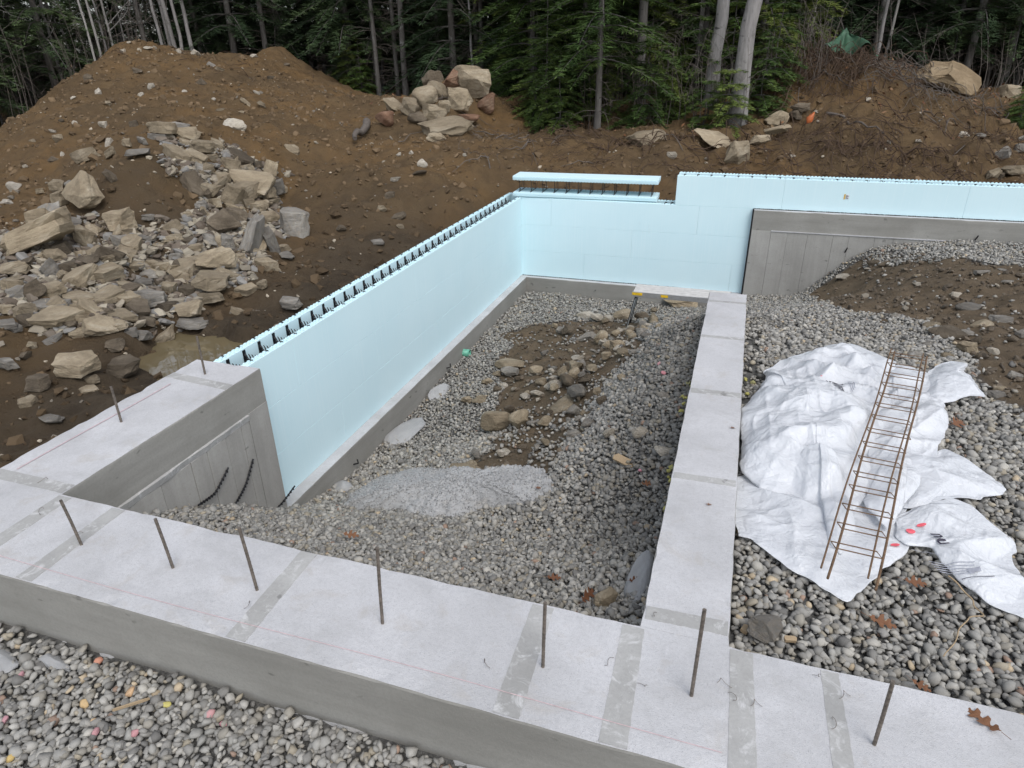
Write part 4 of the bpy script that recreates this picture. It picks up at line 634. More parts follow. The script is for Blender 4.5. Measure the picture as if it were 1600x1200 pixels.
rocks(HEAP, ['slab', 'slab', 'block'], ground_z, 'angular broken rock in the rock heap on the dirt', 'rocks of the broken rock heap')
rocks(MOUND, ['block', 'block', 'slab', 'round'], ground_z, 'stray pale stone on the slope of the brown dirt mound', 'stones on the dirt mound', lift=.15)
rocks(BOUL, ['round', 'round', 'block'], ground_z, 'weathered boulder in the pile at the forest edge', 'boulders piled at the forest edge', 'boulder', .42, name='boulder')
rocks(BANK, ['block', 'round', 'block'], ground_z, 'stone lying on the dirt bank behind the foam wall', 'stones on the bank behind the foam wall', lift=.25)
rocks(FILLR, ['round', 'block', 'round'], fill_z, 'stone on the dirt slope below the rear concrete wall', 'stones on the inside dirt slope', lift=.22)
rocks(PITR, ['round', 'round', 'round', 'block'], fill_z, 'rounded cobble on the dirt and gravel in the pit', 'cobbles in the pit', 'cobble', .52, name='cobble')
cnt = 0; rng = np.random.default_rng(55)
while cnt < 75:
    x, y = rng.uniform(.9, 3.1), rng.uniform(-6.4, -1.2)
    if abs(x - 2.05 - .10 * (y + 4)) > .75 * rng.random() ** .5 + .1: continue
    L = float(np.clip(np.exp(rng.normal(math.log(.105), .35)), .06, .24)); tn = str(rng.choice(list('ttwwggb'))); o = put_rock(x, y, L, L * rng.uniform(.5, .75), rng.uniform(-15, 15), tn, 'round' if rng.random() < .85 else 'block', fill_z, 'cobble', yaw=rng.uniform(-90, 90), lift=.5)
    tag(o, describe('pit', x, y, L, tn), 'cobble', 'cobbles in the pit'); cnt += 1
FAN = [(-5.6, -5.6), (-4.6, -6.3), (-3.3, -6.8), (-2.1, -6.3), (-1.9, -5.4), (-2.4, -4.2), (-3.1, -2.6), (-3.7, -1.4), (-4.4, -1.0), (-5.3, -1.5), (-4.6, -2.3), (-4.15, -3.0), (-4.2, -4.0), (-4.9, -4.4)]
cnt = 0; rng = np.random.default_rng(91)
while cnt < 130:
    x, y = rng.uniform(-5.7, -1.8), rng.uniform(-6.9, -.9)
    if not inside_poly(np.array([x]), np.array([y]), FAN)[0]: continue
    tn = str(rng.choice(list('ttttttgb'))); L = float(np.clip(np.exp(rng.normal(math.log(.22), .38)), .11, .5)); o = put_rock(x, y, L, L * rng.uniform(.35, .65), rng.uniform(-30, 30), tn, str(rng.choice(['slab', 'slab', 'block'])), ground_z, yaw=rng.uniform(-90, 90), lift=.42)
    tag(o, describe('heap', x, y, L, tn), 'rock', 'rocks of the broken rock heap'); cnt += 1
x = rng.uniform(-5.8, -1.5, 20000); y = rng.uniform(-7.3, -.7, 20000); wx = x + fbm(x * 1.5, y * 1.5, 3, 3) * .7; k = inside_poly(wx, y + fbm(x * 1.5, y * 1.5, 8, 3) * .7, FAN); x, y = x[k], y[k]; n = len(x)
a = np.clip(np.exp(rng.normal(math.log(.065), .55, n)), .022, .2); S = np.stack([a, a * .75, a * .45], 1); C = np.array([(.29, .25, .19), (.22, .21, .195), (.34, .30, .23), (.16, .13, .10), (.13, .10, .074)])[rng.integers(0, 5, n)] * rng.uniform(.75, 1.15, (n, 1))
m = MB(); Pz = np.stack([x, y, ground_z(x, y) + S[:, 2] * .3], 1); big = a > .085
for q, bs in ((big, O1), (~big, I0)): scatter(m, bs, rng, Pz[q], S[q], C[q], .5, 24, (12, .45, .75), .2)
tag(m.build('rubble', M['stone'], None, False, True), 'small broken stone rubble between the rocks of the heap', 'rubble', None, 'stuff')
# spilled concrete hardened on the gravel
sp = np.array(SPILL); c = sp.mean(0); nA, nR = 320, 110; seg = np.linspace(0, len(sp), nA, endpoint=False); i0 = seg.astype(int); f = (seg - i0)[:, None]; B_ = sp[i0] * (1 - f) + sp[(i0 + 1) % len(sp)] * f
B_ = B_ + np.stack([fbm(B_[:, 0] * 5, B_[:, 1] * 5, 3, 3), fbm(B_[:, 0] * 5 + 7, B_[:, 1] * 5, 4, 3)], 1) * .09
rr = np.linspace(0, 1, nR); P = c + (B_ - c)[None] * rr[:, None, None]; X, Y = P[..., 0], P[..., 1]
Zs = fill_z(X, Y) + .25 * (1 - rr[:, None] ** 3.2) - .035 + fbm(X * 1.6, Y * 1.6, 5, 2) * .06 + fbm(X * 40, Y * 40, 9, 3, .75) * .020
ii = np.arange(nR - 1)[:, None] * nA; jj = np.arange(nA)[None]; F = np.stack([ii + jj, ii + nA + jj, ii + nA + (jj + 1) % nA, ii + (jj + 1) % nA], -1).reshape(-1, 4)
sm = MB().add(np.stack([X, Y, Zs], -1).reshape(-1, 3), F); so = sm.build('concrete_spill', M['spill'], None, True); tag(so, 'rough hump of hardened grey concrete spill on the pit gravel', 'concrete spill')
rg = np.random.default_rng(3); n = 5200; ri = np.sqrt(rg.random(n)) * (nR - 2); ai = rg.integers(0, nA, n); ri = ri.astype(int); a = rg.uniform(.008, .022, n); gm = MB(); scatter(gm, O0, rg, np.stack([X[ri, ai], Y[ri, ai], Zs[ri, ai] + a * .15], 1), np.stack([a, a * .8, a * .6], 1), np.array([[.36, .36, .355]]) * rg.uniform(.6, 1.3, (n, 1)), .6); go = gm.build('coarse_grains', M['stone'], so, False, True); go['kind'] = 'stuff'
for nm, (cx, cy), L, W_, zf, lab in (('concrete_lump', (3.31, -8.25), .16, .5, fill_z, 'smooth grey concrete lump against the divider wall'), ('concrete_lump', (.28, -5.3), .3, .75, fill_z, 'rough concrete overspill lump against the long stem wall'), ('concrete_lump', (.26, -4.3), .22, .5, fill_z, 'small concrete lump by the stem wall near the green pipe'), ('concrete_chunk', (.2, -6.55), .22, .16, fill_z, 'jagged concrete chunk at the corner of spill and stem wall'), ('concrete_chunk', (.78, -9.75), .20, .08, ground_z, 'thin splinter of concrete lying outside the front wall'), ('concrete_lump', (.35, -9.82), .55, .22, ground_z, 'crumbled concrete lump outside the front wall at the frame edge')):
    V = chip(I3[0], rng, 7, .6, .85, .3); b = MB().add(V + rng.normal(0, .008, V.shape), I3[1]); o = ob(nm, b.mesh(nm, M['spill'], True), None, (cx, cy, float(zf(np.array([cx]), np.array([cy]))[0]) + .005), (0, 0, rng.uniform(-.2, .2)), (L, W_, .07 if cy < -9 else .14)); tag(o, lab, 'concrete')
SHEETS={'main':[(3.936,-5.977),(4.128,-5.712),(4.417,-5.433),(4.624,-5.343),(4.905,-5.614),(4.749,-6.431),(4.604,-7.015),(4.462,-7.57),(4.362,-7.964),(4.263,-8.266),(4.224,-8.208),(4.208,-8.067),(4.154,-7.925),(4.071,-7.723),(3.881,-7.735),(3.782,-7.572),(3.757,-6.828),(3.792,-6.668),(3.892,-6.393)],'under':[(3.761,-7.606),(3.765,-8.225),(3.803,-8.239),(3.882,-8.278),(4.031,-8.395),(4.259,-8.55),(4.339,-8.435),(4.431,-8.303),(4.576,-8.093),(4.651,-7.632),(4.64,-7.229),(4.164,-7.298),(3.9,-7.417)],'strip':[(4.912,-5.689),(5.079,-5.81),(5.114,-6.241),(5.068,-6.6),(4.988,-6.898),(4.78,-7.406),(4.638,-7.705),(4.525,-7.995),(4.415,-7.773),(4.507,-7.202),(4.68,-6.452),(4.827,-5.801)],'flap':[(5.052,-5.912),(5.169,-5.638),(5.337,-5.474),(5.439,-5.52),(5.381,-5.697),(5.394,-5.81),(5.378,-6.202),(5.238,-6.224),(5.063,-6.337),(5.011,-6.251)],'mid':[(4.728,-7.15),(4.96,-7.002),(5.055,-7.05),(5.157,-7.187),(5.212,-7.34),(5.162,-7.419),(5.041,-7.532),(4.877,-7.57),(4.731,-7.676),(4.615,-7.712)],'low':[(4.536,-7.969),(4.586,-7.803),(4.733,-7.668),(4.889,-7.547),(4.998,-7.586),(5.085,-7.777),(5.127,-7.921),(5.097,-7.951),(5.068,-8.185),(5.015,-8.403),(4.896,-8.346),(4.771,-8.21),(4.707,-8.15),(4.691,-8.057),(4.581,-8.061)]}
CAGE=[(4.814, -5.937, 0.06), (5.023, -5.971, 0.06), (4.16, -8.546, 0.06), (4.356, -8.562, 0.06)]
# ---------------------------------------------------------------- white plastic sheeting
def ridge(x, y, ang, lx, ly, seed):
    c, s_ = math.cos(ang), math.sin(ang); u = (x * c + y * s_) / lx; v = (-x * s_ + y * c) / ly; u = u + fbm(u * .7, v * .7, seed + 5, 2) * .5
    return (1 - np.abs(vnoise(u, v, seed) * 2)) ** 2.2
def crumple(x, y, seed, amp):
    h = 0
    for k, (sc_, a) in enumerate(((.52, .50), (.38, .44), (.22, .27), (.13, .13), (.07, .045))): h = h + a * ridge(x, y, seed * 1.3 + k * 1.9, sc_ * 1.9, sc_ * .62, seed * 10 + k)
    r_ = np.random.default_rng(seed + 100)
    for k in range(8):
        a = r_.uniform(0, math.pi); f_ = 1 / r_.uniform(.22, .6); t = (x * math.cos(a) + y * math.sin(a)) * f_ + r_.random() + fbm(x * 1.5, y * 1.5, seed + k, 2) * .7; h = h + (np.abs(t - np.floor(t) - .5) * 2 - .5) * .19 * np.clip(fbm(x * 1.4 + k, y * 1.4, seed + 50 + k, 2) * 3 + .5, 0, 1.2)
    return (h - .55) * amp
SURF = {}
def plastic(key, label, base, bulge, amp, seed, edge=.4, print_=None, pw=2.0, shift=(0, 0)):
    P0 = np.array(SHEETS[key]); c = P0.mean(0) + np.array(shift); nA, nR = (320, 110) if key == 'main' else (210, 74); dd = np.linalg.norm(np.roll(P0, -1, 0) - P0, axis=1); cum = np.r_[0, np.cumsum(dd)]; t = np.linspace(0, cum[-1], nA, endpoint=False); i0 = np.searchsorted(cum, t, 'right') - 1; f = ((t - cum[i0]) / dd[i0])[:, None]
    B_ = P0[i0] * (1 - f) + P0[(i0 + 1) % len(P0)] * f; k = np.array([1, 2, 1]) / 4; B_ = np.stack([np.convolve(np.r_[B_[-1, q], B_[:, q], B_[0, q]], k, 'valid') for q in (0, 1)], 1)
    B_ = B_ + np.stack([fbm(B_[:, 0] * 6, B_[:, 1] * 6, seed, 3), fbm(B_[:, 0] * 6 + 7, B_[:, 1] * 6, seed + 1, 3)], 1) * .05
    rr = np.linspace(0.0, 1, nR); P = c + (B_ - c)[None] * rr[:, None, None]; X, Y = P[..., 0], P[..., 1]
    wob = 1 + fbm(X * 2.2, Y * 2.2, seed + 7, 2) * .7; prof = (1 - rr[:, None] ** pw)
    ring = crumple(X, Y, seed, amp) * (edge + (1 - edge) * np.sqrt(np.clip(1 - rr[:, None] ** 4, 0, 1)))
    Zv = np.maximum(fill_z(X, Y) + .03, base + fill_z(X, Y) * 0 - .2) + bulge * prof * wob + np.maximum(ring, -bulge * prof - .012 + .02 * rr[:, None]) + .012 + base
    i = np.arange(nR - 1)[:, None] * nA; j = np.arange(nA)[None]; F = np.stack([i + j, i + nA + j, i + nA + (j + 1) % nA, i + (j + 1) % nA], -1).reshape(-1, 4)
    o = MB().add(np.stack([X, Y, Zv], -1).reshape(-1, 3), F).build('plastic_sheet', M['poly'], None, True); tag(o, label, 'plastic sheet', 'white plastic sheeting on the gravel')
    m = o.modifiers.new('thick', 'SOLIDIFY'); m.thickness = .0012
    pts = np.stack([X, Y, Zv], -1).reshape(-1, 3); SURF[key] = (o, pts); return o
def sheet_z(key, x, y):
    o, p = SURF[key]; d = (p[:, 0] - x) ** 2 + (p[:, 1] - y) ** 2; i = np.argpartition(d, 10)[:10]; return float(p[i, 2].mean()) + .004
plastic('under', 'thin white plastic sheet spread under the heap, its corner pointing at the front wall', -.005, .035, .055, 3, .35)
plastic('strip', 'narrow rumpled strip of white plastic along the far side of the cage', .02, .05, .10, 5, .4)
plastic('mid', 'pointed flap of white plastic above the printed one', .005, .03, .065, 9, .35)
plastic('low', 'printed white plastic bag with red dots at the frame edge', .0, .03, .08, 12, .35)
plastic('flap', 'smooth white plastic flap beyond the upper end of the cage', .01, .07, .05, 15, .4)
plastic('main', 'big crumpled heap of white plastic sheeting beside the divider', .02, .14, .125, 21, .3, pw=2.6, shift=(-.05, .1))
def printed(key, verts2d, faces, mat, name='print'):
    V = [(x, y, sheet_z(key, x, y) + .006) for x, y in verts2d]; return MB().add(V, faces).build(name, mat, SURF[key][0])
def text_on(key, s, cx, cy, ang, size, mat):
    cu = bpy.data.curves.new('t', 'FONT'); cu.body = s; cu.size = size; cu.align_x = 'CENTER'; cu.align_y = 'CENTER'; cu.shear = .25; cu.offset = size * .02; cu.resolution_u = 2; to = bpy.data.objects.new('t', cu); COL.objects.link(to)
    dg = bpy.context.evaluated_depsgraph_get(); me = bpy.data.meshes.new_from_object(to.evaluated_get(dg)); bpy.data.objects.remove(to)
    c, s_ = math.cos(ang), math.sin(ang); o_, pts = SURF[key]
    for v in me.vertices: x, y = cx + v.co.x * c - v.co.y * s_, cy + v.co.x * s_ + v.co.y * c; v.co = (x, y, sheet_z(key, x, y) + .008)
    me.materials.clear(); me.materials.append(mat); return ob('print', me, SURF[key][0])
text_on('main', 'nudura', 4.39, -6.42, R_(-76), .092, M['ink']); text_on('low', 'nu', 4.74, -8.0, R_(-66), .088, M['ink'])
def dots(key, L):
    for x, y, a, b, rot in L:
        th = np.linspace(0, 2 * math.pi, 14, endpoint=False); c, s_ = math.cos(rot), math.sin(rot); v = [(x + a * math.cos(t) * c - b * math.sin(t) * s_, y + a * math.cos(t) * s_ + b * math.sin(t) * c) for t in th]
        printed(key, v + [(x, y)], [(i, (i + 1) % 14, 14) for i in range(14)], M['inkred'])
dots('low', [(4.615, -7.965, .022, .018, .2), (4.675, -7.90, .026, .012, .5), (4.53, -8.08, .024, .012, .4)]); dots('under', [(4.40, -7.9, .001, .001, 0)]) if False else None
def quad_print(key, x, y, w_, h_, rot, mat):
    n = 8; c, s_ = math.cos(rot), math.sin(rot); v = [(x + a * c - b * s_, y + a * s_ + b * c) for b in np.linspace(-h_ / 2, h_ / 2, 3) for a in np.linspace(-w_ / 2, w_ / 2, n)]
    return printed(key, v, [(r * n + i, r * n + i + 1, r * n + n + i + 1, r * n + n + i) for r in range(2) for i in range(n - 1)], mat)
PR = R_(14)
for k in range(5): quad_print('low', 4.76 + .004 * k, -8.155 - .014 * k, .19 - .012 * k, .004, PR - .2, M['inkgrey'])
quad_print('low', 4.85, -8.19, .05, .022, PR, M['inkgrey']); quad_print('low', 4.86, -8.225, .14, .003, PR, M['ink']); quad_print('low', 4.66, -8.10, .12, .003, PR - .3, M['inkgrey'])
for k in range(3): quad_print('main', 4.47 + .012 * k, -6.42 + .004 * k, .15 - .03 * k, .004, R_(-76), M['inkgrey'])
quad_print('main', 4.30, -6.28, .02, .006, .8, M['inkred'])

# ---------------------------------------------------------------- rebar
def rebar_mesh(P, r, mat, ribs=True):
    P = np.array(P, float); L = np.linalg.norm(P[-1] - P[0]); n = max(8, int(L / .009)) if ribs else 12; t = np.linspace(0, 1, n); idx = np.linspace(0, 1, len(P)); Q = np.stack([np.interp(t, idx, P[:, k]) for k in range(3)], 1); rad = r * (1 + (.10 if ribs else 0) * (np.arange(n) % 2))
    return MB().tube(Q, rad, 8)
RB = [(.61, -9.347, .283, 'first'), (1.187, -9.347, .301, 'second'), (1.676, -9.353, .357, 'third'), (2.325, -9.363, .413, 'fourth'), (3.051, -9.372, .353, 'fifth'), (3.629, -9.332, .446, 'sixth'), (4.262, -9.342, .329, 'seventh')]
random.seed(4)
for x, y, h, w_ in RB:
    dx, dy = random.uniform(-.02, .02), random.uniform(-.02, .02); o = rebar_mesh([(0, 0, -.06), (dx * .5, dy * .5, h * .5), (dx, dy, h)], .0070, M['steel']).build('rebar_dowel', M['steel'], None, True); o.location = (x, y, 0)
    tag(o, f'steel rebar dowel, {w_} from the left along the front wall top', 'rebar', 'rebar dowels in the wall tops')
for x, y, h, lab in ((-.225, -7.479, .318, 'rebar dowel at the far end of the short side wall, before the puddle'), (-.238, -8.277, .27, 'rebar dowel midway along the short side wall top')):
    o = rebar_mesh([(0, 0, -.06), (.005, 0, h)], .0078, M['steel']).build('rebar_dowel', M['steel'], None, True); o.location = (x, y, 0); tag(o, lab, 'rebar', 'rebar dowels in the wall tops')
o = rebar_mesh([(0, 0, 0), (0, 0, .055)], .0075, M['steel']).build('rebar_dowel', M['steel'], None, True); o.location = (2.86, -10.02, -.31); tag(o, 'short black rebar stub in the gravel at the bottom edge', 'rebar', 'rebar dowels in the wall tops')
# stirrup cage lying on the sheeting
A, B2, C2, D2 = [np.array(p) for p in CAGE]; A[2] = B2[2] = .17; C2[2] = D2[2] = .045
cg = empty('rebar_cage', tuple((A + B2 + C2 + D2) / 4)); tag(cg, 'rusty wire rebar cage like a ladder lying on the plastic', 'rebar cage')
up = np.array([-.016, .026, .013]); n = 15
def lerp(p, q, t): return p * (1 - t) + q * t
for (p, q, ext, r) in ((A, C2, 1.0, .006), (A + up, C2 + up + np.array([-.010, .03, .0]), 1, .0045), (B2, D2, 1.0, .006), (B2 + up, D2 + up + np.array([-.010, .035, .0]), 1, .0045)):
    t = np.linspace(0, 1, 20)[:, None]; Q = p * (1 - t) + q * t; Q = Q + np.stack([np.sin(t[:, 0] * 9 + r * 1000) * .006, t[:, 0] * 0, np.sin(t[:, 0] * 7 + r * 900) * .006], 1); MB().tube(Q, r, 6).build('bar', M['rust'], cg, True)
for k in range(n):
    t = .035 + .88 * k / (n - 1) + random.uniform(-.006, .006); a, b = lerp(A, C2, t), lerp(B2, D2, t); u = up * 1.0 + np.array([-.006, .004, .0]) * t; d = np.array([0, .012, 0]); ov = (b - a) * .06 if k % 5 == 2 else (b - a) * .012
    MB().tube([a - ov * .5, b + ov, b + u + ov, a + u - ov * .5, a - ov * .5], .0032, 5).build('stirrup', M['rust'], cg, True)

# ---------------------------------------------------------------- work platform, pipe, strips
pf = empty('work_platform', (2.95, -1.78, -1.35)); tag(pf, 'low aluminium work platform with yellow corners behind the divider end', 'platform')
px0, px1, py0, py1, pz = 2.28, 3.62, -1.98, -1.60, -.85
for k in range(4): MB().box(px0 + .01, px1 - .01, py0 + .012 + k * .09, py0 + .094 + k * .09, pz - .02, pz).build('deck_plank', M['deck'], pf)
for ya in (py0, py1 - .012): bevel(MB().box(px0, px1, ya, ya + .010, pz - .075, pz - .002).build('side_rail', M['alu'], pf), .002)
for xa in (px0, px1 - .14): bevel(MB().box(xa - .004, xa + .14, py0 - .005, py0 - .0005, pz - .05, pz - .012).build('corner_cap', M['yellow'], pf), .002)
MB().box(px0 + .40, px0 + .50, py0 - .004, py0 - .0005, pz - .05, pz - .015).build('corner_cap', M['yellow'], pf)
for xa, sx in ((px0 + .06, -1), (px1 - .06, 1)):
    for ya in (py0 + .02, py1 - .02):
        lg = MB().tube([(xa, ya, pz - .03), (xa + sx * .12, ya, -1.46)], .016, 4).build('leg', M['web'], pf); MB().tube([(xa + sx * .012, ya - .018, pz - .1), (xa + sx * .105, ya - .018, -1.40)], .006, 4).build('leg_strip', M['alu'], lg)
pp = MB(); th = np.linspace(0, 2 * math.pi, 25)[:-1]; px, py_, pzz = .10, -3.13, -1.585
for r0, r1, xa, xb in ((.055, .055, px, px + .10), (.048, .048, px + .10, px - .02)): pass
ring = lambda r, x: np.stack([np.full(24, x), py_ + r * np.cos(th), pzz + r * np.sin(th)], 1)
V = np.concatenate([ring(.055, px), ring(.055, px + .11), ring(.047, px + .11), ring(.047, px - .01)]); pp.add(V, [(k * 24 + i, k * 24 + (i + 1) % 24, k * 24 + 24 + (i + 1) % 24, k * 24 + 24 + i) for k in range(3) for i in range(24)]); pp.add(np.concatenate([ring(.047, px), [[px, py_, pzz]]]), [(i, (i + 1) % 24, 24) for i in range(24)], 1)
tag(pp.build('drain_pipe', [M['green'], M['web']], None, True), 'stub of green plastic pipe sticking out of the stem wall', 'pipe')
for pts, lab in (([(.16, -8.2, -.66), (.15, -8.02, -.66), (.14, -7.83, -.575)], 'black plastic strip lying flattest, nearest the front wall'), ([(.16, -7.86, -.88), (.14, -7.70, -.80), (.135, -7.555, -.665)], 'black plastic strip standing steepest against the side wall'), ([(.18, -7.62, -1.19), (.15, -7.38, -1.22), (.14, -7.14, -1.20)], 'black plastic strip reaching the foam wall corner')):
    t = np.linspace(0, 1, 14); P = np.array(pts); Q = np.stack([np.interp(t, [0, .5, 1], P[:, k]) for k in range(3)], 1); Q[:, 2] += -.02 * np.sin(t * math.pi); m = MB().tube(Q, .009, 4)
    for k in range(1, 13): m.box(Q[k, 0] - .002, Q[k, 0] + .013, Q[k, 1] - .004, Q[k, 1] + .004, Q[k, 2] - .006, Q[k, 2] + .013)
    tag(m.build('plastic_strip', M['web'], None), lab, 'strip', 'black plastic strips by the side wall')
for x, y, z, lab in ((1.37, -.105, -1.52, 'short black form tie sticking from the rear stem wall'), (3.05, -.105, -1.5, 'form tie end on the rear stem wall below the platform')): tag(MB().tube([(x, y + .02, z), (x + .01, y - .05, z + .03)], .008, 5).build('form_tie', M['web'], None), lab, 'tie', 'form ties in the rear walls')
for x, z, lab in ((6.83, -.27, 'black form tie on the rear concrete wall above the gravel strip'), (5.18, -.56, 'small form tie on the rear concrete wall at the dirt mound')): tag(MB().tube([(x, -.08, z - .03), (x + .02, -.13, z + .07)], .010, 5).build('form_tie', M['web'], None), lab, 'tie', 'form ties in the rear walls')
for (y, z, lab) in ((-6.18, -1.58, 'bent form tie on the stem wall near the concrete spill'), (-3.75, -1.56, 'form tie on the stem wall just before the green pipe')): tag(MB().tube([(.10, y, z), (.17, y + .02, z + .02), (.19, y - .02, z + .09)], .008, 5).build('form_tie', M['web'], None), lab, 'tie', 'form ties in the rear walls')
# ---------------------------------------------------------------- leaves, wood, twigs, tie wires
def oak():
    half = [(-.5, .012), (-.42, .03), (-.36, .15), (-.27, .17), (-.25, .06), (-.17, .055), (-.10, .25), (.02, .30), (.04, .10), (.11, .07), (.17, .22), (.30, .25), (.28, .09), (.36, .06), (.42, .12), (.5, .02)]; H = np.array(half); t = np.linspace(0, 1, 48); idx = np.linspace(0, 1, len(H)); U = np.stack([np.interp(t, idx, H[:, 0]), np.interp(t, idx, H[:, 1])], 1); n = 48
    Lo = U * np.array([1, -.92]) + np.array([.02, 0]) * (U[:, 1:] > .1); C = np.stack([np.linspace(-.5, .5, n), np.zeros(n)], 1)
    V = np.concatenate([U, C, Lo]); Z = .9 * V[:, 1] ** 2 + .16 * V[:, 0] ** 2 + .03 * np.sin(V[:, 0] * 9 + V[:, 1] * 7); VV = np.c_[V, Z]
    F = [(i, n + i, n + i + 1, i + 1) for i in range(n - 1)] + [(n + i, 2 * n + i, 2 * n + i + 1, n + i + 1) for i in range(n - 1)]
    m = MB().add(VV, F); m.tube([(-.5, 0, .04), (-.78, .05, .06)], .010, 4); return m.mesh('oak_leaf', M['leaf'], True)
OL = oak()
for x, y, z, s_, rz, tx, lab in ((4.646, -9.126, .006, .13, 2.3, .05, 'brown oak leaf lying on the pale front wall top'), (3.614, -8.073, .006, .035, .3, 0, 'small orange leaf scrap on the divider top, nearer the front'), (3.707, -7.175, .006, .04, .2, 0, 'small brown leaf scrap on the divider top by the plastic'), (2.79, -8.2, -.62, .09, .4, .3, 'brown oak leaf on the pit gravel, mid front'), (3.044, -8.444, -.47, .14, 1.3, .9, 'brown leaf standing beside the pale cobble'), (2.058, -6.756, -1.07, .10, 1.6, 1.1, 'brown leaf standing on the concrete spill edge'), (4.588, -8.303, -.075, .11, .2, .3, 'pale brown leaf between the plastic corners'), (4.404, -8.618, -.08, .12, -.1, .25, 'dark brown leaf on the gravel below the cage'), (4.495, -8.95, -.07, .075, -.4, .2, 'rust brown leaf at the gravel edge of the front wall'), (1.212, -7.931, -.88, .12, .2, .3, 'reddish brown leaf on the gravel near the third dowel'), (3.19, -7.107, -.58, .10, .5, .4, 'brown leaf on dark gravel near the divider'), (3.28, -8.30, -.42, .08, .6, .4, 'small leaf beside the concrete lump'), (5.12, -6.62, -.03, .16, .9, .5, 'red brown leaf beside the smooth plastic flap'), (2.28, -6.78, -1.02, .05, .4, .4, 'tiny leaf on the concrete spill')):
    o = ob('oak_leaf', OL, None, (x, y, z), (tx, .15, rz), (s_, s_, s_)); tag(o, lab, 'leaf', 'fallen oak leaves')
def splinter(name, x, y, z, L, W_, rz, mat, lab, cat, tilt=.1):
    V = np.array([(-.5, -.5, 0), (.42, -.5, 0), (.55, .1, 0), (.38, .5, 0), (-.44, .5, 0), (-.56, 0, 0)]); n = 6; VV = np.concatenate([V, V + (0, 0, 1)]); m = MB(); m.add(VV, [(i, (i + 1) % n, n + (i + 1) % n, n + i) for i in range(n)]); m.add(np.concatenate([V + (0, 0, 1), [[0, 0, 1.1]]]), [(i, (i + 1) % n, n) for i in range(n)])
    o = ob(name, m.mesh(name, mat), None, (x, y, z), (tilt, tilt * .7, rz), (L, W_, .014)); tag(o, lab, cat, 'wood scraps')
splinter('wood_scrap', 1.147, -8.9, -.26, .10, .03, -.4, M['palewood'], 'pale wood splinter at the gravel edge behind the front wall', 'wood'); splinter('wood_scrap', 3.825, -8.86, -.07, .045, .03, 1.2, M['palewood'], 'tiny wood chip beside the divider foot', 'wood'); splinter('wood_scrap', 4.008, -8.87, -.06, .05, .025, .3, M['palewood'], 'pale wood chip on the gravel before the front wall', 'wood'); splinter('wood_scrap', 2.973, -6.771, -.64, .17, .07, -.3, M['palewood'], 'flat piece of tan board on the dark pit gravel', 'wood', .25); splinter('wood_scrap', 1.35, -9.86, -.29, .13, .006, .75, M['palewood'], 'thin grey stick on the gravel outside the front wall', 'wood', .03)
tw = np.array([(4.735, -8.24, -.05), (4.803, -8.313, -.075), (4.812, -8.39, -.07), (4.83, -8.457, -.07), (4.765, -8.485, -.068), (4.70, -8.605, -.07), (4.614, -8.771, -.06)]); t = np.linspace(0, 1, 40); Q = np.stack([np.interp(t, np.linspace(0, 1, 7), tw[:, k]) for k in range(3)], 1); Q[:, 0] += .006 * np.sin(t * 30); tag(MB().tube(Q, np.linspace(.004, .0028, 40), 5).build('dry_root', M['palewood'], None, True), 'thin curly dry root lying across the gravel below the plastic', 'root')
random.seed(9); WL_ = [(2.83, -9.43), (3.30, -9.28), (3.45, -9.35), (3.78, -9.30), (3.86, -9.30), (4.09, -9.10), (4.13, -9.30), (1.70, -9.45), (.54, -9.30), (3.74, -9.24), (4.18, -9.16), (.16, -9.20), (3.44, -8.97), (-.1, -8.97)]
for i, (x, y) in enumerate(WL_):
    t = np.linspace(0, 1, 12); a = random.uniform(0, 6); L = random.uniform(.03, .07); Q = np.stack([x + L * (t - .5) * math.cos(a) + .012 * np.sin(t * 5 + a), y + L * (t - .5) * math.sin(a) + .010 * np.cos(t * 6 + a), .005 + .012 * np.sin(t * math.pi)], 1)
    o = MB().tube(Q, .0011, 4).build('tie_wire', M['steel'], None); tag(o, 'bent end of tie wire on the concrete wall tops', 'wire', 'tie wire ends on the wall tops')
# ---------------------------------------------------------------- tarp, orange tube, brush on the bank
def gz(x, y): return float(ground_z(np.array([float(x)]), np.array([float(y)]))[0])
tp = MB(); nU, nV = 26, 22; u, v = np.meshgrid(np.linspace(-1, 1, nU), np.linspace(0, 1, nV)); wid = .12 + .50 * v ** .9 * (1 + .25 * np.sin(u * 3)); X = 5.42 + u * wid + .10 * v; Y = 8.15 - v * .75 + .10 * np.sin(u * 5 + v * 3) - .1 * u; Zt = gz(5.42, 8.1) + .62 - .62 * v ** .9 * (1 - .35 * np.abs(np.sin(u * 2.6 + .5))) - .18 * np.abs(u) ** 1.5 * (1 - v) + .07 * np.sin(u * 9 + v * 4) * (.3 + v)
i = np.arange(nV - 1)[:, None] * nU; j = np.arange(nU - 1)[None]; tp.add(np.stack([X, Y, Zt], -1).reshape(-1, 3), np.stack([i + j, i + j + 1, i + nU + j + 1, i + nU + j], -1).reshape(-1, 4)); o = tp.build('tarp', M['tarp'], None, True); o.modifiers.new('thick', 'SOLIDIFY').thickness = .004; tag(o, 'torn green tarp draped over the brush mound at the forest', 'tarp')
ox, oy = 4.72, 4.95; og = MB(); th = np.linspace(-2.2, 1.6, 18)
for k, (r, z) in enumerate(((.11, 0), (.115, .16), (.13, .33))): pass
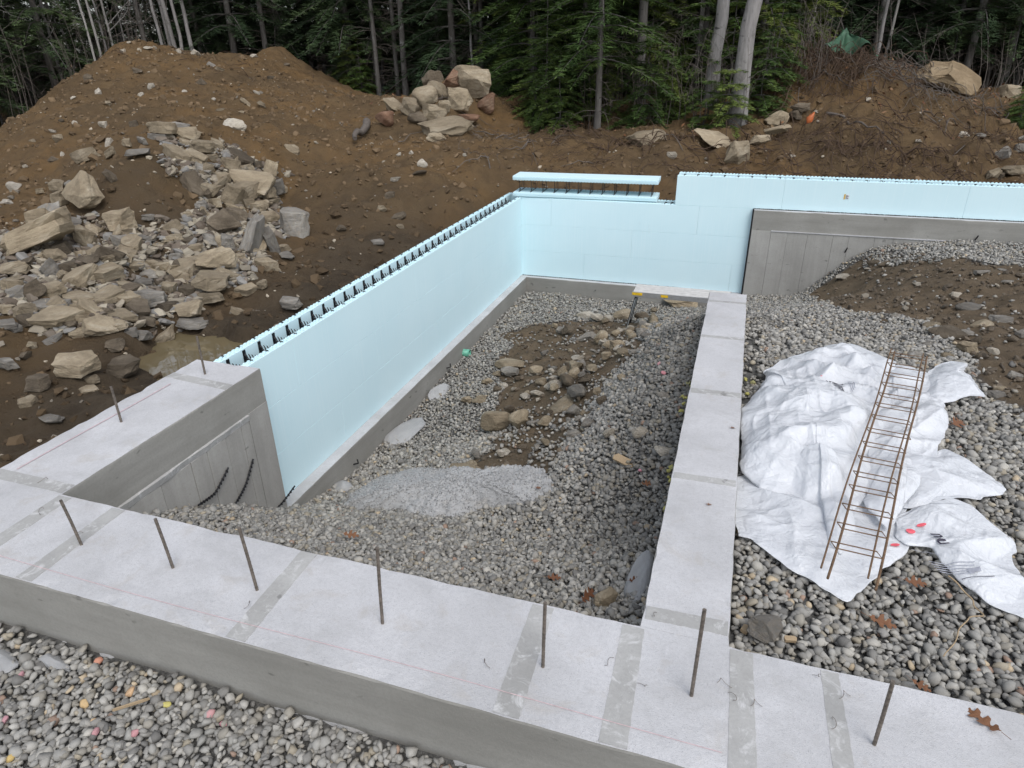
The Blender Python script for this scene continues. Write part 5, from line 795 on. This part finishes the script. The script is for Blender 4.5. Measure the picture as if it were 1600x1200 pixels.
V = np.concatenate([np.stack([ox + r * np.cos(th), oy + r * np.sin(th), np.full(18, gz(ox, oy) - .02 + z) + .05 * np.cos(th * 1.3) * (z > .2)], 1) for r, z in ((.08, 0), (.085, .13), (.095, .25))]); og.add(V, [(k * 18 + i, k * 18 + i + 1, k * 18 + 19 + i, k * 18 + 18 + i) for k in range(2) for i in range(17)]); o = og.build('broken_pipe', M['orange'], None, True); o.modifiers.new('thick', 'SOLIDIFY').thickness = .008; tag(o, 'broken piece of orange plastic pipe standing in the bank', 'pipe')
rng = np.random.default_rng(14)
def tangle(name, cx, cy, sx, sy, n, Lr, up, rad, mat, lab, seed, cat='roots'):
    r = np.random.default_rng(seed); m = MB()
    for _ in range(n):
        x, y = cx + r.normal(0, sx), cy + r.normal(0, sy); L = r.uniform(*Lr); a = r.uniform(0, 6.3); k = 7; t = np.linspace(0, 1, k); a2 = a + np.cumsum(r.normal(0, .35, k)); dx = np.cumsum(np.cos(a2)) * L / k; dy = np.cumsum(np.sin(a2)) * L / k
        z = ground_z(x + dx, y + dy) + .01 + np.sin(t * math.pi) * r.uniform(0, up) + r.uniform(0, up * .4); R0 = r.uniform(*rad); m.tube(np.stack([x + dx, y + dy, z], 1), R0 * (1 - .7 * t), 4)
    o = m.build(name, mat, None); tag(o, lab, cat, None, 'stuff')
tangle('root_tangle', 1.0, 3.3, .9, .35, 90, (.3, 1.1), .18, (.004, .014), M['root'], 'tangle of torn roots on the bank rim behind the foam block', 1)
tangle('root_tangle', 5.4, 3.6, 1.4, .6, 300, (.3, 1.0), .2, (.004, .013), M['root'], 'dark torn roots hanging in the bank behind the tall foam wall', 2)
tangle('root_tangle', 1.8, 1.9, 1.6, .45, 150, (.2, .8), .12, (.003, .010), M['root'], 'thin dark roots low on the bank behind the lying foam block', 11)
tangle('root_tangle', 6.2, 2.4, 1.6, .55, 200, (.2, .9), .16, (.003, .010), M['root'], 'thin dark roots low on the bank behind the tall foam wall', 12)
tangle('brush_pile', 5.0, 7.0, .8, .8, 420, (.4, 1.6), .45, (.004, .014), M['root'], 'pile of brown brush and roots below the green tarp', 3, 'brush')
tangle('brush_pile', 6.9, 7.2, 1.0, .8, 160, (.4, 1.4), .3, (.004, .013), M['twig'], 'scattered dead branches before the very big boulder', 4, 'brush')
tangle('root_tangle', -10.9, 5.4, 2.0, 1.2, 36, (.3, .9), .12, (.004, .012), M['root'], 'few torn roots sticking out of the dirt mound', 6)
tangle('root_tangle', -1.5, 3.0, 1.6, .9, 40, (.3, 1.2), .1, (.005, .014), M['twig'], 'grey sticks and roots in front of the boulder pile', 7)
tangle('brush_pile', 8.3, 5.4, .9, .8, 120, (.3, 1.2), .18, (.003, .010), M['root'], 'brown brush on the bank beside the light grey rock', 9, 'brush')
for (p, q, r, lab) in (((5.05, 5.0), (6.1, 4.3), .03, 'pale broken branch on the dirt mound right of the orange pipe'), ((6.3, 3.6), (7.5, 4.2), .022, 'thin pale stick low on the bank above the tall foam wall'), ((-4.35, 2.6), (-4.0, 1.5), .09, 'weathered root log sticking out below the boulder pile'), ((4.7, 6.8), (5.6, 6.1), .025, 'long bare branch across the brush mound')):
    t = np.linspace(0, 1, 9); x = p[0] + (q[0] - p[0]) * t + .05 * np.sin(t * 6); y = p[1] + (q[1] - p[1]) * t + .04 * np.cos(t * 5); tag(MB().tube(np.stack([x, y, ground_z(x, y) + r * 1.2 + .05 * np.sin(t * 3)], 1), r * (1 - .5 * t), 7).build('branch', M['twig'], None, True), lab, 'branch', 'loose branches on the banks')
# dead leaves on the forest edge
n = 7000; x = rng.uniform(-6, 13, n); y = rng.uniform(3.6, 15, n); k = (rng.random(n) < np.clip(.08 + .9 * sstep(3.6, 7.5, x) * sstep(4.5, 7, y) + .35 * sstep(6, 9, y), 0, 1)); x, y = x[k], y[k]; n = len(x); a = rng.uniform(.05, .11, n); yaw = rng.random(n) * 6.3; tl = rng.normal(0, .5, (n, 2)); base = np.array([(-.5, 0), (0, -.28), (.5, 0), (0, .28)])
bx = base[None, :, 0] * np.cos(yaw)[:, None] - base[None, :, 1] * np.sin(yaw)[:, None]; by = base[None, :, 0] * np.sin(yaw)[:, None] + base[None, :, 1] * np.cos(yaw)[:, None]; V = np.stack([x[:, None] + bx * a[:, None], y[:, None] + by * a[:, None], (ground_z(x, y) + .025)[:, None] + (bx * tl[:, :1] + by * tl[:, 1:]) * a[:, None] + rng.uniform(0, .05, (n, 1))], -1)
C = np.array([(.16, .07, .035), (.22, .11, .055), (.10, .05, .03), (.27, .16, .09)])[rng.integers(0, 4, n)]; m = MB(); m.add(V.reshape(-1, 3), np.arange(n * 4).reshape(-1, 4), 0, np.repeat(C, 4, 0)); tag(m.build('leaf_litter', M['litter'], None, False, True), 'russet dead leaves covering the forest floor edge', 'leaves', None, 'stuff')
# ---------------------------------------------------------------- forest
def blades(m, P, D, L, W_, up, mi, n3):
    """needle sprays: long thin diamonds; P base, D direction, up ~ sheet normal"""
    S = np.cross(D, up); S /= np.linalg.norm(S, axis=1)[:, None] + 1e-9; T = P + D * L[:, None]; Mid = P + D * (L * .45)[:, None]
    V = np.stack([P, Mid + S * W_[:, None], T, Mid - S * W_[:, None]], 1).reshape(-1, 3); m.add(V, np.arange(len(P) * 4).reshape(-1, 4), mi)
def conifer(seed, H, clear, r0, spread, mat, dense=1.0, dead=0):
    rng = np.random.default_rng(seed); tm = MB(); z = np.linspace(-.25, H, 16); bend = np.cumsum(rng.normal(0, .012, (16, 2)), 0); TP = np.c_[bend, z]; rad = r0 * (1 - .92 * np.clip(z / H, 0, 1)); rad[0] *= 1.35; tm.tube(TP, rad, 8)
    cm = MB(); P, D, L, W_, U = [], [], [], [], []
    h = clear
    while h < H * .985:
        f = h / H; nb = 4 if rng.random() < .6 else 5; a0 = rng.random() * 6.3
        for q in range(nb):
            a = a0 + q * 6.283 / nb + rng.normal(0, .25); Lb = spread * (1 - f) ** .75 * rng.uniform(.65, 1.1) + .15; k = 7; t = np.linspace(0, 1, k); rise = rng.uniform(-.05, .25); zz = h + Lb * (rise * t - (.35 + .25 * (1 - f)) * t ** 2 + .12 * t ** 4); c = np.array([np.interp(h, z, TP[:, 0]), np.interp(h, z, TP[:, 1])])
            B_ = np.stack([c[0] + np.cos(a) * Lb * t, c[1] + np.sin(a) * Lb * t, zz], 1); cm.tube(B_, (.006 + .009 * Lb) * (1 - .85 * t), 3, 1, None, False)
            ns = int(max(6, Lb * 22 * dense * (1 if h < 5.6 else .35))); tt = np.linspace(.18, 1, ns)
            for s_ in (-1, 1):
                pos = np.stack([np.interp(tt, t, B_[:, i]) for i in range(3)], 1); ang = a + s_ * rng.uniform(.6, 1.15, ns); tl = (.10 + .34 * Lb * (1 - tt) ** .7 * .7) * rng.uniform(.7, 1.2, ns); dz = rng.normal(-.18, .14, ns); d = np.stack([np.cos(ang), np.sin(ang), dz], 1); d /= np.linalg.norm(d, axis=1)[:, None]
                for j, (o, sc_) in enumerate(((0, 1), (.3, .6), (.6, .45))):
                    for s2 in ((0,) if j == 0 else (-1, 1)):
                        a2 = ang + s2 * .75; d2 = np.stack([np.cos(a2), np.sin(a2), dz + rng.normal(0, .12, ns)], 1); d2 /= np.linalg.norm(d2, axis=1)[:, None]
                        P.append(pos + d * (tl * o)[:, None]); D.append(d2); L.append(tl * sc_ + .03); W_.append((np.full(ns, .0085) + .017 * tl * sc_) * (1 if h < 6.2 else 1.7)); U.append(np.stack([rng.normal(0, .35, ns), rng.normal(0, .35, ns), np.ones(ns)], 1))
            P.append(B_[-1:]); D.append((B_[-1:] - B_[-2:-1]) / np.linalg.norm(B_[-1] - B_[-2])); L.append(np.array([.14])); W_.append(np.array([.02])); U.append(np.array([[0, 0, 1.]]))
        h += rng.uniform(.16, .30) / dense * (1 + .6 * f) * (1 if h < 6.2 else 1.35)
    blades(cm, np.concatenate(P), np.concatenate(D), np.concatenate(L), np.concatenate(W_), np.concatenate(U), 0, 0)
    if dead:
        for _ in range(dead):
            h = rng.uniform(.3, max(clear, 1.0) + .5); a = rng.random() * 6.3; Lb = rng.uniform(.25, 1.25); t = np.linspace(0, 1, 6); dr = rng.uniform(-.45, .1); cx, cy = np.interp(h, z, TP[:, 0]), np.interp(h, z, TP[:, 1]); B_ = np.stack([cx + np.cos(a + t * rng.normal(0, .3)) * Lb * t, cy + np.sin(a + t * rng.normal(0, .3)) * Lb * t, h + dr * Lb * t + .12 * Lb * np.sin(t * 3)], 1); cm.tube(B_, .008 * (1 - .8 * t), 3, 2, None, False)
            for _k in range(2):
                t0 = rng.uniform(.3, .8); p0 = np.array([np.interp(t0, t, B_[:, i]) for i in range(3)]); a3 = a + rng.choice((-1, 1)) * rng.uniform(.4, 1); l3 = Lb * rng.uniform(.2, .45); cm.tube([p0, p0 + np.array([math.cos(a3) * l3 * .5, math.sin(a3) * l3 * .5, rng.normal(0, .05)]), p0 + np.array([math.cos(a3) * l3, math.sin(a3) * l3, rng.normal(0, .1)])], [.004, .003, .0015], 3, 2, None, False)
    return tm.mesh('trunk', M['bark'], True), cm.mesh('crown', [mat, M['bark'], M['twig']])
def bare(seed, H, r0, mat, lean=(0, 0), nb=9, b0=.35, spots=True):
    rng = np.random.default_rng(seed); tm = MB(); z = np.linspace(-.25, H, 18); w_ = np.cumsum(rng.normal(0, .02, (18, 2)), 0) * (H / 8); TP = np.c_[w_ + np.outer(z, lean), z]; rad = r0 * (1 - .8 * np.clip(z / H, 0, 1)); rad[0] *= 1.4; rad[1] *= 1.1; tm.tube(TP, rad, 10)
    cm = MB()
    def br(p, d, L, r, lv):
        k = 7; q = [p]; dd = d.copy()
        for _ in range(k - 1): dd = dd + rng.normal(0, .13, 3) + np.array([0, 0, .05]); dd /= np.linalg.norm(dd); q.append(q[-1] + dd * L / (k - 1))
        q = np.array(q); cm.tube(q, np.linspace(r, r * .25, k), 4 if lv == 0 else 3, 0, None, False)
        if lv < 2:
            for _ in range(4 if lv == 0 else 3):
                i = rng.integers(2, k); d2 = dd + rng.normal(0, .6, 3); d2 /= np.linalg.norm(d2); br(q[i], d2, L * rng.uniform(.35, .6), r * .45, lv + 1)
    for _ in range(nb):
        f = rng.uniform(b0, .97); p = np.array([np.interp(f * H, z, TP[:, i]) for i in range(3)]); a = rng.random() * 6.3; d = np.array([math.cos(a), math.sin(a), rng.uniform(.1, 1.0)]); d /= np.linalg.norm(d); br(p, d, H * rng.uniform(.14, .28), r0 * (1 - .8 * f) * .5, 0)
    return tm.mesh('trunk', mat, True), cm.mesh('branches', M['twig'] if mat is not M['birch'] else mat)
def plant(kind, x, y, name, label, group, sc_=1.0, rz=None, cat='tree', part='crown', z=None):
    tmesh, cmesh = kind; r = empty(name, (x, y, gz(x, y) if z is None else z)); r.rotation_euler = (0, 0, random.uniform(0, 6.28) if rz is None else rz); r.scale = (sc_, sc_, sc_)
    for nm, me in (('trunk', tmesh), (part, cmesh)):
        o = bpy.data.objects.new(nm, me); COL.objects.link(o); o.parent = r
    tag(r, label, cat, group); return r
BR_ = 0
POLE = [conifer(100 + k, 13 + k, 4.6 - .4 * k, .075 + .012 * k, 1.4, M['needle'], .55, 60) for k in range(3)]
SPR = [conifer(200 + k, 10.5 + k * .8, .9 + .35 * k, .10, 2.0, M['needle'], .8, 14) for k in range(3)]
FIR = [conifer(300 + k, 7.5 + k, .35 + .2 * k, .085, 1.9, M['fir'], 1.0, 8) for k in range(3)]
SAP = [conifer(400 + k, 1.5 + .5 * k, .12, .022, .75, M['fir'], 1.35, 0) for k in range(3)]
BARE = [bare(500 + k, 9 + k, .055 + .01 * k, M['greybark'], (random.uniform(-.06, .06), 0), 12, .15) for k in range(3)]; BIR = [bare(520 + k, 9 + k, .036 + .008 * k, M['birch'], (.02 * k - .03, .02), 10, .2) for k in range(3)]
BIG = bare(540, 12, .185, M['greybark'], (.02, .03), 8, .42); BIG2 = bare(541, 12, .16, M['greybark'], (.015, .02), 8, .4)
random.seed(21); rng = np.random.default_rng(21)
plant(BIG, 3.3, 5.03, 'maple_tree', 'thick pale grey trunk at the bank rim, nearest of the bare trunks', None, 1, 0, part='branches'); plant(BIG2, 2.73, 6.08, 'maple_tree', 'grey-brown bare trunk just left of the thick pale trunk', None, 1, 0, part='branches')
LICH = conifer(330, 12, 3.1, .125, 1.9, M['fir'], .8, 26); LICH2 = conifer(331, 11, 1.5, .075, 1.7, M['fir'], .8, 22)
plant(LICH, .88, 6.75, 'spruce_tree', 'spruce with thick lichen-grey trunk and bare lower limbs above the foam block', None, 1); plant(LICH2, .34, 4.5, 'spruce_tree', 'slim spruce with pale-flecked trunk at the bank rim', None, 1); plant(POLE[0], 2.12, 7.73, 'spruce_tree', 'thin mossy spruce trunk between the lichen spruce and bare trunks', None, .9)
for i, (x, y, s_) in enumerate([(-7.78, 9.62, 1), (-7.48, 10.34, .9), (-7.03, 9.98, 1.0), (-3.9, 8.6, .95), (-10.4, 12.2, 1.0), (-11.8, 13.0, .95)]): plant(POLE[i % 3], x, y, 'spruce_tree', ('straight grey spruce pole left of the boulder pile, first of three', 'thin spruce pole left of the boulder pile, second of three', 'straight spruce pole left of the boulder pile, closest to the boulders', 'spruce pole rising right behind the boulder pile', 'spruce pole behind the second hump of the dirt mound', 'spruce pole behind the saddle of the dirt mound')[i], 'spruce poles at the clearing edge', s_)
for i, (dx, dy) in enumerate([(0, 0), (.12, .28), (.35, .2), (.72, -.02), (.95, .25)]): plant(BARE[i % 3], -14.0 + dx, 7.5 + dy, 'maple_tree', f'grey stem of the five-stem clump behind the dirt mound, {("first", "second", "third", "fourth", "fifth")[i]} from the left', 'five-stem clump behind the mound', .95, .3 * i, part='branches')
for i, (x, y) in enumerate([(-14.3, 5.2), (-15.0, 6.0), (-16.0, 7.4), (-15.6, 2.2), (-16.6, 8.6), (-17.2, 1.2)]): plant(BIR[i % 3], x, y, 'birch_tree', ('slender birch stem rising from the shoulder of the dirt mound', 'second birch stem behind the shoulder of the dirt mound', 'birch stem behind the peak of the dirt mound', 'birch stem at the foot of the mound flank', 'farther birch stem behind the mound peak', 'outermost birch stem beside the dirt mound')[i], 'birches beside the dirt mound', random.uniform(.8, 1.05), part='branches')
plant(BARE[0], 6.4, 9.9, 'maple_tree', 'leaning grey trunk rising beside the green tarp', None, .9, 1.0, part='branches'); plant(BIR[1], 6.7, 10.9, 'birch_tree', 'thin pale trunk just behind the leaning trunk by the tarp', None, .9, part='branches')
for i, (x, y, s_, k) in enumerate([(-1.75, 6.6, 1.0, 0), (-.6, 6.9, .95, 1), (-2.4, 8.4, 1.1, 2), (1.5, 9.0, 1.1, 0), (3.6, 8.6, 1.0, 1), (-.9, 4.75, .42, 0), (.3, 8.4, 1, 2)]): plant(FIR[k], x, y, 'fir_tree', ('bushy green fir right beside the boulder pile', 'green fir with low boughs behind the bank rim', 'tall fir behind the boulder pile', 'fir between the lichen spruce and the bare trunks', 'fir behind the thick pale trunk', 'young fir spreading over the bank rim next to the boulders', 'fir filling the gap behind the slim spruce')[i], 'firs at the forest edge', s_)
for i, (x, y, s_, k) in enumerate([(-.45, 4.35, .8, 1), (-1.2, 5.2, .9, 2), (1.35, 5.0, .9, 2), (1.7, 5.6, .8, 1), (2.6, 5.0, .75, 0), (3.05, 4.75, .9, 0), (2.2, 6.2, 1.0, 2), (3.7, 5.6, .8, 1), (4.0, 6.4, .9, 2), (-8.3, 9.5, .8, 1), (-9.0, 10.2, .9, 2), (9.3, 7.2, .6, 0), (3.0, 7.2, 1.2, 2), (8.9, 6.4, .5, 1), (.2, 5.6, .9, 1), (4.7, 8.9, 1.0, 2)]): plant(SAP[k], x, y, 'fir_sapling', f'{("knee-high", "young", "taller")[k]} fir sapling {("on the bank rim next to the boulders" if x < 0 else "on the bank rim behind the foam block" if x < 2.4 else "around the thick pale trunk" if x < 4.8 else "at the far end of the bank") if x > -5 else "beside the spruce poles"}', 'fir saplings along the forest edge', s_, cat='sapling')
# the wood behind
pts = []
def far(p, q): return math.hypot(p[0] - q[0], p[1] - q[1])
tries = 0
while len(pts) < 330 and tries < 20000:
    tries += 1; d = 17.5 + 30 * random.random() ** 1.5; a = R_(random.uniform(-27, 62)); x = 3.567 - math.sin(a) * d; y = -11.232 + math.cos(a) * d
    if x < -5.5 and y < 11.0 + .25 * (x + 5.5) and not (x < -15.2 and y < 10): continue
    if -5.5 <= x < 4.5 and y < 8.2: continue
    if x >= 4.5 and y < 10.2 + .05 * x: continue
    if any(far((x, y), p) < (.7 if d < 28 else .95) for p in pts): continue
    pts.append((x, y))
def where(x, y):
    d = math.hypot(x - 3.567, y + 11.232); a = math.degrees(math.atan2(3.567 - x, y + 11.232)); z = 'beside the outer flank of the dirt mound' if a > 47 else 'behind the dirt mound' if a > 33 else 'behind the gap before the boulder pile' if a > 24 else 'behind the firs' if a > 8 else 'behind the pale trunks' if a > -3 else 'behind the green tarp' if a > -12 else 'behind the very big boulder'
    return z + (', front rank' if d < 21.5 else ', middle rank' if d < 28 else ', deep in the wood')
for x, y in pts:
    left = x < -12; k = random.random(); zz = where(x, y)
    if left and k < .12: plant(random.choice(BARE + BIR), x, y, 'bare_tree', 'bare grey tree ' + zz, 'bare trees of the wood', random.uniform(.7, 1.1), part='branches')
    elif k < (.42 if 'front' in zz else .25): plant(random.choice(POLE), x, y, 'spruce_tree', 'dark spruce pole ' + zz, 'spruce poles of the wood', random.uniform(.8, 1.15))
    elif k < .96: plant(random.choice(SPR), x, y, 'spruce_tree', 'dark full spruce ' + zz, 'full spruces of the wood', random.uniform(.8, 1.2))
    else: plant(random.choice(BARE), x, y, 'bare_tree', 'bare grey tree ' + zz, 'bare trees of the wood', random.uniform(.7, 1.0), part='branches')
# bare undergrowth
def thicket(cx, cy, sx, sy, n, hr, seed, lab):
    r = np.random.default_rng(seed); m = MB()
    for _ in range(n):
        x, y = cx + r.uniform(-sx, sx), cy + r.uniform(-sy, sy); h = r.uniform(*hr); t = np.linspace(0, 1, 6); a = r.random() * 6.3; ln = r.uniform(0, .5) * h; z0 = gz(x, y) - .05; Q = np.stack([x + np.cos(a) * ln * t ** 1.5 + .04 * np.sin(t * 5), y + np.sin(a) * ln * t ** 1.5, z0 + h * t], 1); m.tube(Q, .009 * (1 - .75 * t), 3, 0, None, False)
        for _k in range(4):
            t0 = r.uniform(.3, .95); p = np.array([np.interp(t0, t, Q[:, i]) for i in range(3)]); b = r.random() * 6.3; l = h * r.uniform(.1, .3); m.tube([p, p + np.array([math.cos(b) * l * .5, math.sin(b) * l * .5, l * .3]), p + np.array([math.cos(b) * l, math.sin(b) * l, l * .45])], [.004, .003, .0015], 3, 0, None, False)
    tag(m.build('undergrowth', M['twig'], None), lab, 'undergrowth', None, 'stuff')
thicket(1.6, 5.6, 1.9, .8, 130, (.6, 2.0), 3, 'bare twiggy undergrowth on the bank rim before the firs'); thicket(4.3, 7.4, .8, 1.2, 70, (.5, 1.6), 4, 'bare twigs beside the brush mound'); thicket(-15.5, 3.5, 2.5, 4.5, 150, (.8, 3.0), 5, 'bare grey saplings beside the dirt mound'); thicket(-9, 12.5, 5, 1.5, 160, (.8, 2.6), 6, 'dead twigs between the spruce poles'); thicket(9, 10.5, 4, 1.5, 150, (.5, 1.8), 7, 'bare twigs behind the very big boulder')
